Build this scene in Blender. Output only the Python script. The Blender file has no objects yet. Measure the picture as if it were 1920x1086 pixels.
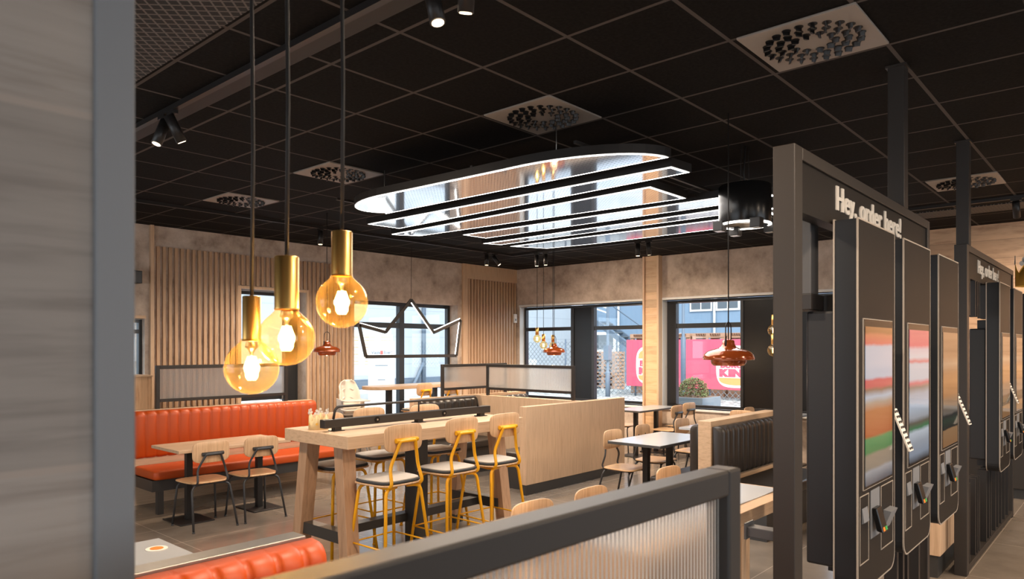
import bpy, math, random
from mathutils import Vector, Matrix
PI = math.pi
S = bpy.context.scene
COL = S.collection
R_ = math.radians

# ------------------------------------------------------------------ camera
F_PX = 1330.0
cam_d = bpy.data.cameras.new('camera')
cam = bpy.data.objects.new('camera', cam_d)
COL.objects.link(cam)
YAW = R_(41.7)
cam.location = (0, 0, 1.74)
cam.rotation_euler = (PI/2, 0, YAW - PI/2)
cam_d.sensor_width = 36.0
cam_d.lens = 36.0*F_PX/1920.0
cam_d.shift_y = (651.4-543.0)/1920.0
cam_d.clip_start = 0.02
cam_d.clip_end = 300
cam_d.dof.use_dof = True
cam_d.dof.focus_distance = 6.5
cam_d.dof.aperture_fstop = 5.6
S.camera = cam

# ------------------------------------------------------------------ world, sun, exposure
W = bpy.data.worlds.new('sky'); S.world = W; W.use_nodes = True
nt = W.node_tree; nt.nodes.clear()
wo = nt.nodes.new('ShaderNodeOutputWorld'); bg = nt.nodes.new('ShaderNodeBackground')
sky = nt.nodes.new('ShaderNodeTexSky'); sky.sky_type = 'HOSEK_WILKIE'
sky.turbidity = 6.0; sky.ground_albedo = 0.6; sky.sun_direction = (-0.45, -0.55, 0.60)
mixw = nt.nodes.new('ShaderNodeMix'); mixw.data_type = 'RGBA'
mixw.inputs[0].default_value = 0.75
nt.links.new(sky.outputs[0], mixw.inputs[6]); mixw.inputs[7].default_value = (0.84, 0.92, 1.0, 1)
nt.links.new(mixw.outputs[2], bg.inputs[0]); bg.inputs[1].default_value = 4.2
nt.links.new(bg.outputs[0], wo.inputs[0])
sd = bpy.data.lights.new('sun', 'SUN'); sd.energy = 4.5; sd.angle = 0.06; sd.color = (1, .93, .84)
so = bpy.data.objects.new('sun', sd); COL.objects.link(so)
so.rotation_euler = Vector((0.45, 0.55, -0.60)).to_track_quat('-Z', 'Y').to_euler()
vs = S.view_settings
vs.view_transform = 'Standard'; vs.look = 'None'; vs.gamma = 1; vs.use_curve_mapping = False
vs.exposure = 0.0
S.cycles.max_bounces = 10; S.cycles.diffuse_bounces = 4; S.cycles.glossy_bounces = 4
S.cycles.transmission_bounces = 8; S.cycles.transparent_max_bounces = 14
S.cycles.sample_clamp_indirect = 4.0
S.cycles.caustics_reflective = False; S.cycles.caustics_refractive = False
S.cycles.use_denoising = True

# ------------------------------------------------------------------ materials
MATS = {}
def srgb(r, g, b):
    f = lambda c: (c/255/12.92) if c/255 <= .04045 else ((c/255+.055)/1.055)**2.4
    return (f(r), f(g), f(b), 1)
def mat(name, col, rough=.5, metal=0, spec=.5, emit=None, es=0):
    m = bpy.data.materials.new(name); m.use_nodes = True
    p = m.node_tree.nodes['Principled BSDF']
    p.inputs['Base Color'].default_value = col if len(col) == 4 else (*col, 1)
    p.inputs['Roughness'].default_value = rough; p.inputs['Metallic'].default_value = metal
    p.inputs['Specular IOR Level'].default_value = spec
    if emit:
        p.inputs['Emission Color'].default_value = (*emit[:3], 1); p.inputs['Emission Strength'].default_value = es
    MATS[name] = m
    return m
def N(m, t, **kw):
    n = m.node_tree.nodes.new(t)
    for k, v in kw.items(): setattr(n, k, v)
    return n
def L(m, a, b): m.node_tree.links.new(a, b)
def P(m): return m.node_tree.nodes['Principled BSDF']
def coords(m, scale=(1, 1, 1), loc=(0, 0, 0), rot=(0, 0, 0)):
    g = N(m, 'ShaderNodeNewGeometry') if False else N(m, 'ShaderNodeTexCoord')
    mp = N(m, 'ShaderNodeMapping')
    mp.inputs['Scale'].default_value = scale; mp.inputs['Location'].default_value = loc
    mp.inputs['Rotation'].default_value = rot
    L(m, g.outputs['Object'], mp.inputs[0]); return mp.outputs[0]
def ramp(m, fac, stops, interp='LINEAR'):
    r = N(m, 'ShaderNodeValToRGB'); r.color_ramp.interpolation = interp
    e = r.color_ramp.elements
    while len(e) < len(stops): e.new(.5)
    for k, (p, c) in enumerate(stops):
        e[k].position = p; e[k].color = c if len(c) == 4 else (*c, 1)
    L(m, fac, r.inputs[0]); return r.outputs[0]
def bump(m, fac, strength=.2, dist=.01):
    b = N(m, 'ShaderNodeBump'); b.inputs['Strength'].default_value = strength; b.inputs['Distance'].default_value = dist
    L(m, fac, b.inputs['Height']); L(m, b.outputs[0], P(m).inputs['Normal'])
def wood(name, c1, c2, grain='Z', rough=.45, planks=0, knots=False, seam=(.15, .09, .05)):
    m = mat(name, c1, rough)
    s = {'Z': (14, 14, .9), 'X': (.9, 5, 14), 'Y': (14, .9, 5)}[grain]
    v = coords(m, s)
    n = N(m, 'ShaderNodeTexNoise'); n.inputs['Scale'].default_value = 3.2; n.inputs['Detail'].default_value = 6
    n.inputs['Roughness'].default_value = .62; n.inputs['Distortion'].default_value = .35
    L(m, v, n.inputs['Vector'])
    c = ramp(m, n.outputs[0], [(.28, c2), (.5, c1), (.74, tuple(min(1, x*1.12) for x in c1[:3]))])
    if planks:
        tc = N(m, 'ShaderNodeTexCoord'); sp = N(m, 'ShaderNodeSeparateXYZ'); L(m, tc.outputs['Object'], sp.inputs[0])
        d = N(m, 'ShaderNodeMath', operation='DIVIDE'); L(m, sp.outputs[2], d.inputs[0]); d.inputs[1].default_value = planks
        fl = N(m, 'ShaderNodeMath', operation='FLOOR'); L(m, d.outputs[0], fl.inputs[0])
        wn = N(m, 'ShaderNodeTexWhiteNoise', noise_dimensions='1D'); L(m, fl.outputs[0], wn.inputs['W'])
        fr = N(m, 'ShaderNodeMath', operation='FRACT'); L(m, d.outputs[0], fr.inputs[0])
        hs = N(m, 'ShaderNodeHueSaturation'); L(m, c, hs.inputs['Color'])
        mr = N(m, 'ShaderNodeMapRange'); mr.inputs[3].default_value = .8; mr.inputs[4].default_value = 1.12
        L(m, wn.outputs['Value'], mr.inputs[0]); L(m, mr.outputs[0], hs.inputs['Value'])
        k = N(m, 'ShaderNodeMath', operation='LESS_THAN'); L(m, fr.outputs[0], k.inputs[0]); k.inputs[1].default_value = .02
        mx = N(m, 'ShaderNodeMix', data_type='RGBA'); L(m, k.outputs[0], mx.inputs[0]); L(m, hs.outputs[0], mx.inputs[6])
        mx.inputs[7].default_value = (*seam, 1); c = mx.outputs[2]
    if knots:
        vo = N(m, 'ShaderNodeTexVoronoi'); vo.inputs['Scale'].default_value = 1.0
        L(m, coords(m, (2.2, 2.2, 3.1)), vo.inputs['Vector'])
        kr = ramp(m, vo.outputs['Distance'], [(.0, (.25, .14, .08)), (.07, (1, 1, 1))])
        mk = N(m, 'ShaderNodeMix', data_type='RGBA', blend_type='MULTIPLY'); mk.inputs[0].default_value = .8
        L(m, c, mk.inputs[6]); L(m, kr, mk.inputs[7]); c = mk.outputs[2]
    L(m, c, P(m).inputs['Base Color']); return m

wood('oak', srgb(203, 170, 138), srgb(188, 154, 122))
wood('oak_leg', srgb(178, 142, 112), srgb(150, 114, 86))
wood('oak_x', srgb(204, 172, 140), srgb(186, 152, 120), 'X')
wood('oak_board', srgb(208, 172, 134), srgb(176, 134, 98), 'X')
wood('oak_ply', srgb(208, 170, 132), srgb(176, 132, 94), 'Z', .4)
wood('ply_seat', srgb(206, 164, 120), srgb(178, 132, 88), 'Y', .35)
wood('slat_wood', srgb(186, 152, 120), srgb(156, 122, 94))
wood('knotty', srgb(208, 172, 134), srgb(194, 154, 114), 'Y', .5, planks=.135, knots=True, seam=(.3, .18, .1))
wood('plank_wall', srgb(196, 160, 128), srgb(160, 124, 96), 'Y', .5, planks=.24, knots=True, seam=(.25, .16, .1))
wood('grey_plank', srgb(146, 135, 126), srgb(122, 110, 101), 'X', .5, planks=.40, seam=(.30, .24, .20))

m = mat('concrete', srgb(150, 128, 110), .85)
n = N(m, 'ShaderNodeTexNoise'); n.inputs['Scale'].default_value = 2.6; n.inputs['Detail'].default_value = 9; n.inputs['Roughness'].default_value = .68
L(m, coords(m), n.inputs['Vector'])
L(m, ramp(m, n.outputs[0], [(.30, srgb(138, 120, 106)), (.42, srgb(174, 155, 139)), (.56, srgb(196, 178, 162)), (.72, srgb(214, 198, 184))]), P(m).inputs['Base Color'])
n2 = N(m, 'ShaderNodeTexNoise'); n2.inputs['Scale'].default_value = 60; L(m, coords(m), n2.inputs['Vector']); bump(m, n2.outputs[0], .15, .004)

# dark ceiling: 0.6 m tiles between pale metal bars
m = mat('ceiling_tile', (.02, .018, .017), .85, spec=.1)
tc = N(m, 'ShaderNodeTexCoord'); sp = N(m, 'ShaderNodeSeparateXYZ'); L(m, tc.outputs['Object'], sp.inputs[0])
facs = []
for ax, off in ((0, 3.478), (1, .985)):
    a = N(m, 'ShaderNodeMath', operation='SUBTRACT'); L(m, sp.outputs[ax], a.inputs[0]); a.inputs[1].default_value = off-60.0+.009
    b = N(m, 'ShaderNodeMath', operation='DIVIDE'); L(m, a.outputs[0], b.inputs[0]); b.inputs[1].default_value = .6
    c = N(m, 'ShaderNodeMath', operation='FRACT'); L(m, b.outputs[0], c.inputs[0])
    d = N(m, 'ShaderNodeMath', operation='LESS_THAN'); L(m, c.outputs[0], d.inputs[0]); d.inputs[1].default_value = .036
    facs.append(d.outputs[0])
mx = N(m, 'ShaderNodeMath', operation='MAXIMUM'); L(m, facs[0], mx.inputs[0]); L(m, facs[1], mx.inputs[1])
nz = N(m, 'ShaderNodeTexNoise'); nz.inputs['Scale'].default_value = 55; nz.inputs['Detail'].default_value = 5; L(m, tc.outputs['Object'], nz.inputs['Vector'])
base = ramp(m, nz.outputs[0], [(.35, (.0055, .0046, .0042)), (.7, (.012, .0102, .0092))])
cm = N(m, 'ShaderNodeMix', data_type='RGBA'); L(m, mx.outputs[0], cm.inputs[0]); L(m, base, cm.inputs[6]); cm.inputs[7].default_value = (.095, .082, .074, 1)
L(m, cm.outputs[2], P(m).inputs['Base Color']); bump(m, mx.outputs[0], .4, .008)

# large format floor tiles
m = mat('floor_tile', srgb(140, 126, 112), .33, spec=.8)
tc = N(m, 'ShaderNodeTexCoord'); sp = N(m, 'ShaderNodeSeparateXYZ'); L(m, tc.outputs['Object'], sp.inputs[0])
fa = []
for ax, off, w_ in ((0, 0.36, 1.2), (1, .40, .6)):
    a = N(m, 'ShaderNodeMath', operation='SUBTRACT'); L(m, sp.outputs[ax], a.inputs[0]); a.inputs[1].default_value = off-60.0
    b = N(m, 'ShaderNodeMath', operation='DIVIDE'); L(m, a.outputs[0], b.inputs[0]); b.inputs[1].default_value = w_
    c = N(m, 'ShaderNodeMath', operation='FRACT'); L(m, b.outputs[0], c.inputs[0])
    d = N(m, 'ShaderNodeMath', operation='LESS_THAN'); L(m, c.outputs[0], d.inputs[0]); d.inputs[1].default_value = .006/w_; fa.append(d.outputs[0])
mx = N(m, 'ShaderNodeMath', operation='MAXIMUM'); L(m, fa[0], mx.inputs[0]); L(m, fa[1], mx.inputs[1])
nz = N(m, 'ShaderNodeTexNoise'); nz.inputs['Scale'].default_value = 3; nz.inputs['Detail'].default_value = 9; nz.inputs['Roughness'].default_value = .62; L(m, tc.outputs['Object'], nz.inputs['Vector'])
fb = ramp(m, nz.outputs[0], [(.3, srgb(118, 107, 96)), (.5, srgb(128, 116, 104)), (.7, srgb(136, 124, 112))])
mm = N(m, 'ShaderNodeMix', data_type='RGBA'); L(m, mx.outputs[0], mm.inputs[0]); L(m, fb, mm.inputs[6]); mm.inputs[7].default_value = srgb(176, 160, 146); L(m, mm.outputs[2], P(m).inputs['Base Color'])
L(m, ramp(m, nz.outputs[0], [(.3, (.17,)*3), (.7, (.19,)*3)]), P(m).inputs['Roughness'])

mat('black_metal', (.018, .0155, .0145), .42, .0, .4)
mat('frame_metal', (.027, .0215, .0178), .45, .0, .4)
mat('grey_metal', (.06, .06, .063), .45, .0, .5)
mat('trim_grey', srgb(116, 117, 120), .55)
mat('black_gloss', (.008, .0075, .0075), .25, spec=.3)
mat('window_black', (.018, .019, .021), .3)
mat('chair_black', (.035, .034, .035), .38)
mat('yellow_metal', srgb(234, 168, 12), .33)
mat('cushion_grey', srgb(186, 176, 164), .9)
mat('cushion_side', srgb(56, 58, 60), .8)
mat('white_laminate', srgb(196, 198, 202), .16)
mat('grey_laminate', srgb(176, 178, 180), .16)
mat('table_edge', (.07, .068, .066), .45)
mat('plastic_white', srgb(226, 214, 200), .45)
mat('white_paint', srgb(222, 220, 216), .6)
mat('vent_metal', srgb(146, 136, 126), .5)
mat('edge_white', srgb(158, 147, 135), .5)
mat('kick_black', (.035, .033, .031), .4)
mat('kiosk_body', (.0105, .0080, .0064), .5, spec=.25)
mat('kiosk_side', (.013, .0132, .015), .45, spec=.35)
mat('letter', srgb(186, 180, 172), .6)
mat('cord_black', (.012, .010, .009), .6)
mat('paper_white', srgb(228, 218, 206), .8)
mat('paper_gold', srgb(222, 170, 66), .55)
mat('paper_pale', srgb(236, 212, 160), .6)
mat('red_mark', srgb(206, 52, 30), .6)
mat('orange_button', srgb(240, 130, 40), .5)
mat('green_button', srgb(60, 160, 80), .5)
mat('brass', srgb(236, 188, 108), .36, 1.0)
mat('silver', srgb(190, 186, 180), .3, 1.0)
mat('steel', srgb(160, 156, 150), .35, .9)
mat('chrome', srgb(200, 200, 200), .2, 1.0)
def leather(name, col, rough):
    m = mat(name, col, rough)
    n = N(m, 'ShaderNodeTexNoise'); n.inputs['Scale'].default_value = 180; L(m, coords(m), n.inputs['Vector']); bump(m, n.outputs[0], .12, .002)
leather('orange_leather', srgb(186, 72, 10), .48)
leather('black_leather', (.030, .024, .020), .36)
leather('rust_leather', srgb(168, 78, 48), .42)
m = mat('copper', srgb(172, 80, 34), .16, .3)
P(m).inputs['Coat Weight'].default_value = .8; P(m).inputs['Coat Roughness'].default_value = .06
mat('led', (1, 1, 1), .5, emit=(1, .96, .9), es=9)
mat('led_soft', (1, 1, 1), .5, emit=(1, .93, .84), es=5)
mat('lamp_face', (1, 1, 1), .5, emit=(1, .74, .46), es=5)
mat('filament', (1, .8, .4), .5, emit=(1, .62, .22), es=60)
mat('bulb_core', (1, .8, .4), .5, emit=(1, .66, .26), es=22)
# mirrored acrylic ceiling panel, printed with small dots, edge lit
m = mat('panel_mirror', (.82, .83, .86), .06, 1.0)
v = N(m, 'ShaderNodeTexVoronoi'); v.inputs['Scale'].default_value = 30; v.inputs['Randomness'].default_value = 0
L(m, coords(m, (1, 1, 0)), v.inputs['Vector'])
L(m, ramp(m, v.outputs['Distance'], [(.16, (.16, .16, .17)), (.24, (.66, .67, .70))]), P(m).inputs['Base Color'])
P(m).inputs['Emission Color'].default_value = (.80, .86, 1, 1); P(m).inputs['Emission Strength'].default_value = .06

def thin_glass(name, tint, refl=.9, rough=.01, base=.04):
    m = bpy.data.materials.new(name); m.use_nodes = True; nt = m.node_tree; nt.nodes.clear()
    o = nt.nodes.new('ShaderNodeOutputMaterial'); t = nt.nodes.new('ShaderNodeBsdfTransparent'); g = nt.nodes.new('ShaderNodeBsdfGlossy')
    lw = nt.nodes.new('ShaderNodeLayerWeight'); lw.inputs[0].default_value = .5
    pw = nt.nodes.new('ShaderNodeMath'); pw.operation = 'POWER'; pw.inputs[1].default_value = 4.5; nt.links.new(lw.outputs['Facing'], pw.inputs[0])
    f = nt.nodes.new('ShaderNodeMath'); f.operation = 'MULTIPLY_ADD'; f.inputs[1].default_value = .75; f.inputs[2].default_value = base; nt.links.new(pw.outputs[0], f.inputs[0])
    mx = nt.nodes.new('ShaderNodeMixShader')
    t.inputs[0].default_value = (*tint, 1); g.inputs[0].default_value = (refl, refl, refl, 1); g.inputs[1].default_value = rough
    nt.links.new(f.outputs[0], mx.inputs[0]); nt.links.new(t.outputs[0], mx.inputs[1]); nt.links.new(g.outputs[0], mx.inputs[2]); nt.links.new(mx.outputs[0], o.inputs[0])
    MATS[name] = m; return m
thin_glass('window_glass', (.94, .97, .98))
thin_glass('amber_glass', (1.0, .86, .58), 1.0, .03, .05)
_m = MATS['amber_glass']; _nt = _m.node_tree
_o = [n for n in _nt.nodes if n.type == 'OUTPUT_MATERIAL'][0]; _src = _o.inputs[0].links[0].from_socket
_tr = _nt.nodes.new('ShaderNodeBsdfTranslucent'); _tr.inputs[0].default_value = (1, .62, .16, 1)
_lw = _nt.nodes.new('ShaderNodeLayerWeight'); _lw.inputs[0].default_value = .5
_mr = _nt.nodes.new('ShaderNodeMapRange'); _mr.inputs[3].default_value = .012; _mr.inputs[4].default_value = .07; _nt.links.new(_lw.outputs['Facing'], _mr.inputs[0])
_mx = _nt.nodes.new('ShaderNodeMixShader'); _nt.links.new(_mr.outputs[0], _mx.inputs[0]); _nt.links.new(_src, _mx.inputs[1]); _nt.links.new(_tr.outputs[0], _mx.inputs[2]); _nt.links.new(_mx.outputs[0], _o.inputs[0])
# reeded screen: clear webs and translucent ribs
def reeded(name, pitch, axis):
    m = bpy.data.materials.new(name); m.use_nodes = True; nt = m.node_tree; nt.nodes.clear(); MATS[name] = m
    o = nt.nodes.new('ShaderNodeOutputMaterial')
    tc = nt.nodes.new('ShaderNodeTexCoord'); sp = nt.nodes.new('ShaderNodeSeparateXYZ'); nt.links.new(tc.outputs['Object'], sp.inputs[0])
    mu = nt.nodes.new('ShaderNodeMath'); mu.operation = 'MULTIPLY'; nt.links.new(sp.outputs[axis], mu.inputs[0]); mu.inputs[1].default_value = 2*PI/pitch
    sn = nt.nodes.new('ShaderNodeMath'); sn.operation = 'SINE'; nt.links.new(mu.outputs[0], sn.inputs[0])
    mr = nt.nodes.new('ShaderNodeMapRange'); mr.inputs[1].default_value = -.35; mr.inputs[2].default_value = .75
    mr.inputs[3].default_value = .05; mr.inputs[4].default_value = .80; nt.links.new(sn.outputs[0], mr.inputs[0])
    rf = nt.nodes.new('ShaderNodeBsdfRefraction'); rf.inputs['IOR'].default_value = 1.12; rf.inputs['Roughness'].default_value = .22; rf.inputs[0].default_value = (.97, .95, .93, 1)
    df = nt.nodes.new('ShaderNodeBsdfTranslucent'); df.inputs[0].default_value = (.92, .90, .88, 1)
    d2 = nt.nodes.new('ShaderNodeBsdfDiffuse'); d2.inputs[0].default_value = (.80, .77, .73, 1)
    m1 = nt.nodes.new('ShaderNodeMixShader'); m1.inputs[0].default_value = .5; nt.links.new(df.outputs[0], m1.inputs[1]); nt.links.new(d2.outputs[0], m1.inputs[2])
    m2 = nt.nodes.new('ShaderNodeMixShader'); nt.links.new(mr.outputs[0], m2.inputs[0]); nt.links.new(rf.outputs[0], m2.inputs[1]); nt.links.new(m1.outputs[0], m2.inputs[2])
    nt.links.new(m2.outputs[0], o.inputs[0])
reeded('reeded_x', .0115, 0); reeded('reeded_y', .0115, 1)
# ceiling mesh grille
m = mat('mesh_grille', (.01, .01, .01), .7)
w = N(m, 'ShaderNodeTexWave'); w.wave_type = 'BANDS'; w.bands_direction = 'DIAGONAL'; w.inputs['Scale'].default_value = 9; w.inputs['Distortion'].default_value = 0
L(m, coords(m, (1, 1, 1)), w.inputs['Vector'])
w2 = N(m, 'ShaderNodeTexWave'); w2.wave_type = 'BANDS'; w2.bands_direction = 'DIAGONAL'; w2.inputs['Scale'].default_value = 9
L(m, coords(m, (1, -1, 1)), w2.inputs['Vector'])
mn = N(m, 'ShaderNodeMath', operation='MAXIMUM'); L(m, w.outputs['Fac'], mn.inputs[0]); L(m, w2.outputs['Fac'], mn.inputs[1])
L(m, ramp(m, mn.outputs[0], [(.86, (.008, .008, .008)), (.95, (.13, .115, .105))]), P(m).inputs['Base Color'])
# outside
m = mat('street', srgb(196, 202, 208), .8)
n = N(m, 'ShaderNodeTexNoise'); n.inputs['Scale'].default_value = .6; n.inputs['Detail'].default_value = 8; L(m, coords(m), n.inputs['Vector'])
L(m, ramp(m, n.outputs[0], [(.35, srgb(146, 152, 158)), (.65, srgb(184, 188, 194))]), P(m).inputs['Base Color'])
m = mat('gravel', srgb(150, 150, 150), .95)
n = N(m, 'ShaderNodeTexNoise'); n.inputs['Scale'].default_value = 9; n.inputs['Detail'].default_value = 6; L(m, coords(m), n.inputs['Vector'])
L(m, ramp(m, n.outputs[0], [(.4, srgb(96, 98, 96)), (.6, srgb(190, 190, 188))]), P(m).inputs['Base Color'])
def cladding(name, c, pitch, axis, dark=.82):
    m = mat(name, c, .6)
    tc = N(m, 'ShaderNodeTexCoord'); sp = N(m, 'ShaderNodeSeparateXYZ'); L(m, tc.outputs['Object'], sp.inputs[0])
    d = N(m, 'ShaderNodeMath', operation='DIVIDE'); L(m, sp.outputs[axis], d.inputs[0]); d.inputs[1].default_value = pitch
    f = N(m, 'ShaderNodeMath', operation='FRACT'); L(m, d.outputs[0], f.inputs[0])
    L(m, ramp(m, f.outputs[0], [(.0, tuple(x*dark for x in c[:3])), (.06, c), (1, c)]), P(m).inputs['Base Color'])
cladding('blue_cladding', srgb(118, 140, 162), .3, 1)
cladding('pale_cladding', srgb(164, 172, 180), 1.1, 2)
mat('pale_wall', srgb(206, 208, 206), .7)
mat('banner_red', srgb(226, 84, 108), .7)  # red lightened towards pink: haze of the window glass put into the colour
mat('logo_cream', srgb(246, 240, 228), .7)
mat('logo_bun', srgb(236, 160, 96), .7)
mat('pallet_wood', srgb(176, 138, 112), .8)
mat('planter_grey', srgb(120, 130, 138), .6)
mat('post_grey', srgb(86, 100, 116), .5)
mat('leaf', srgb(120, 130, 84), .8)
mat('twig', srgb(120, 92, 74), .9)
mat('dark_glass', (.10, .12, .14), .15)
m = mat('chain_link', srgb(120, 128, 134), .5)
wv = [N(m, 'ShaderNodeTexWave') for _ in (0, 1)]
for k, w in enumerate(wv):
    w.bands_direction = 'DIAGONAL'; w.inputs['Scale'].default_value = 3.2
    L(m, coords(m, (0, 1, 1 if k else -1)), w.inputs['Vector'])
mn = N(m, 'ShaderNodeMath', operation='MAXIMUM'); L(m, wv[0].outputs['Fac'], mn.inputs[0]); L(m, wv[1].outputs['Fac'], mn.inputs[1])
gt = N(m, 'ShaderNodeMath', operation='GREATER_THAN'); L(m, mn.outputs[0], gt.inputs[0]); gt.inputs[1].default_value = .965
L(m, gt.outputs[0], P(m).inputs['Alpha'])
# order screens: burger poster in bands, partly reflections painted into the glow
def screen_mat(name, stops, es):
    m = mat(name, (.01, .01, .01), .08)
    tc = N(m, 'ShaderNodeTexCoord'); sp = N(m, 'ShaderNodeSeparateXYZ'); L(m, tc.outputs['Object'], sp.inputs[0])
    n = N(m, 'ShaderNodeTexNoise'); n.inputs['Scale'].default_value = 7; n.inputs['Detail'].default_value = 3; L(m, coords(m, (1, 1, 2)), n.inputs['Vector'])
    mr = N(m, 'ShaderNodeMapRange'); mr.inputs[1].default_value = 1.14; mr.inputs[2].default_value = 1.85; L(m, sp.outputs[2], mr.inputs[0])
    ns = N(m, 'ShaderNodeMapRange'); ns.inputs[3].default_value = -.012; ns.inputs[4].default_value = .012; L(m, n.outputs[0], ns.inputs[0])
    ad = N(m, 'ShaderNodeMath', operation='ADD'); L(m, mr.outputs[0], ad.inputs[0]); L(m, ns.outputs[0], ad.inputs[1])
    c = ramp(m, ad.outputs[0], stops)
    L(m, c, P(m).inputs['Emission Color']); P(m).inputs['Emission Strength'].default_value = es
screen_mat('screen_poster', [(0, srgb(60, 74, 92)), (.08, srgb(170, 172, 176)), (.10, srgb(150, 140, 124)), (.18, srgb(160, 146, 126)), (.20, srgb(60, 140, 80)), (.28, srgb(80, 160, 96)),
    (.30, srgb(190, 96, 44)), (.45, srgb(196, 120, 66)), (.50, srgb(190, 170, 150)), (.54, srgb(200, 212, 226)), (.58, srgb(150, 120, 96)), (.60, srgb(222, 100, 100)),
    (.64, srgb(224, 90, 100)), (.66, srgb(204, 212, 228)), (.85, srgb(206, 212, 226)), (.87, srgb(230, 110, 100)), (.92, srgb(222, 130, 90)), (.94, srgb(170, 110, 60))][::1], .62)
screen_mat('screen_pink', [(0, srgb(50, 40, 34)), (.06, srgb(150, 160, 176)), (.14, srgb(170, 176, 186)), (.22, srgb(210, 216, 226)), (.25, srgb(70, 130, 84)), (.29, srgb(110, 100, 84)),
    (.33, srgb(180, 182, 188)), (.42, srgb(204, 214, 230)), (.50, srgb(190, 196, 208)), (.55, srgb(150, 140, 130)), (.58, srgb(224, 112, 128)), (.61, srgb(206, 214, 226)),
    (.72, srgb(206, 214, 226)), (.74, srgb(224, 120, 132)), (.77, srgb(206, 214, 226)), (.83, srgb(214, 200, 214)), (.86, srgb(228, 96, 120)), (.94, srgb(220, 100, 120))], .62)
screen_mat('screen_brown', [(0, srgb(168, 120, 76)), (.14, srgb(176, 134, 92)), (.15, srgb(24, 26, 26)), (.22, srgb(30, 60, 44)), (.26, srgb(30, 34, 36)), (.28, srgb(128, 118, 108)),
    (.40, srgb(150, 118, 88)), (.44, srgb(176, 118, 66)), (.55, srgb(196, 136, 76)), (.62, srgb(176, 120, 70)), (.7, srgb(190, 160, 128)), (.76, srgb(150, 112, 78)), (1, srgb(158, 120, 86))], .5)

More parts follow.
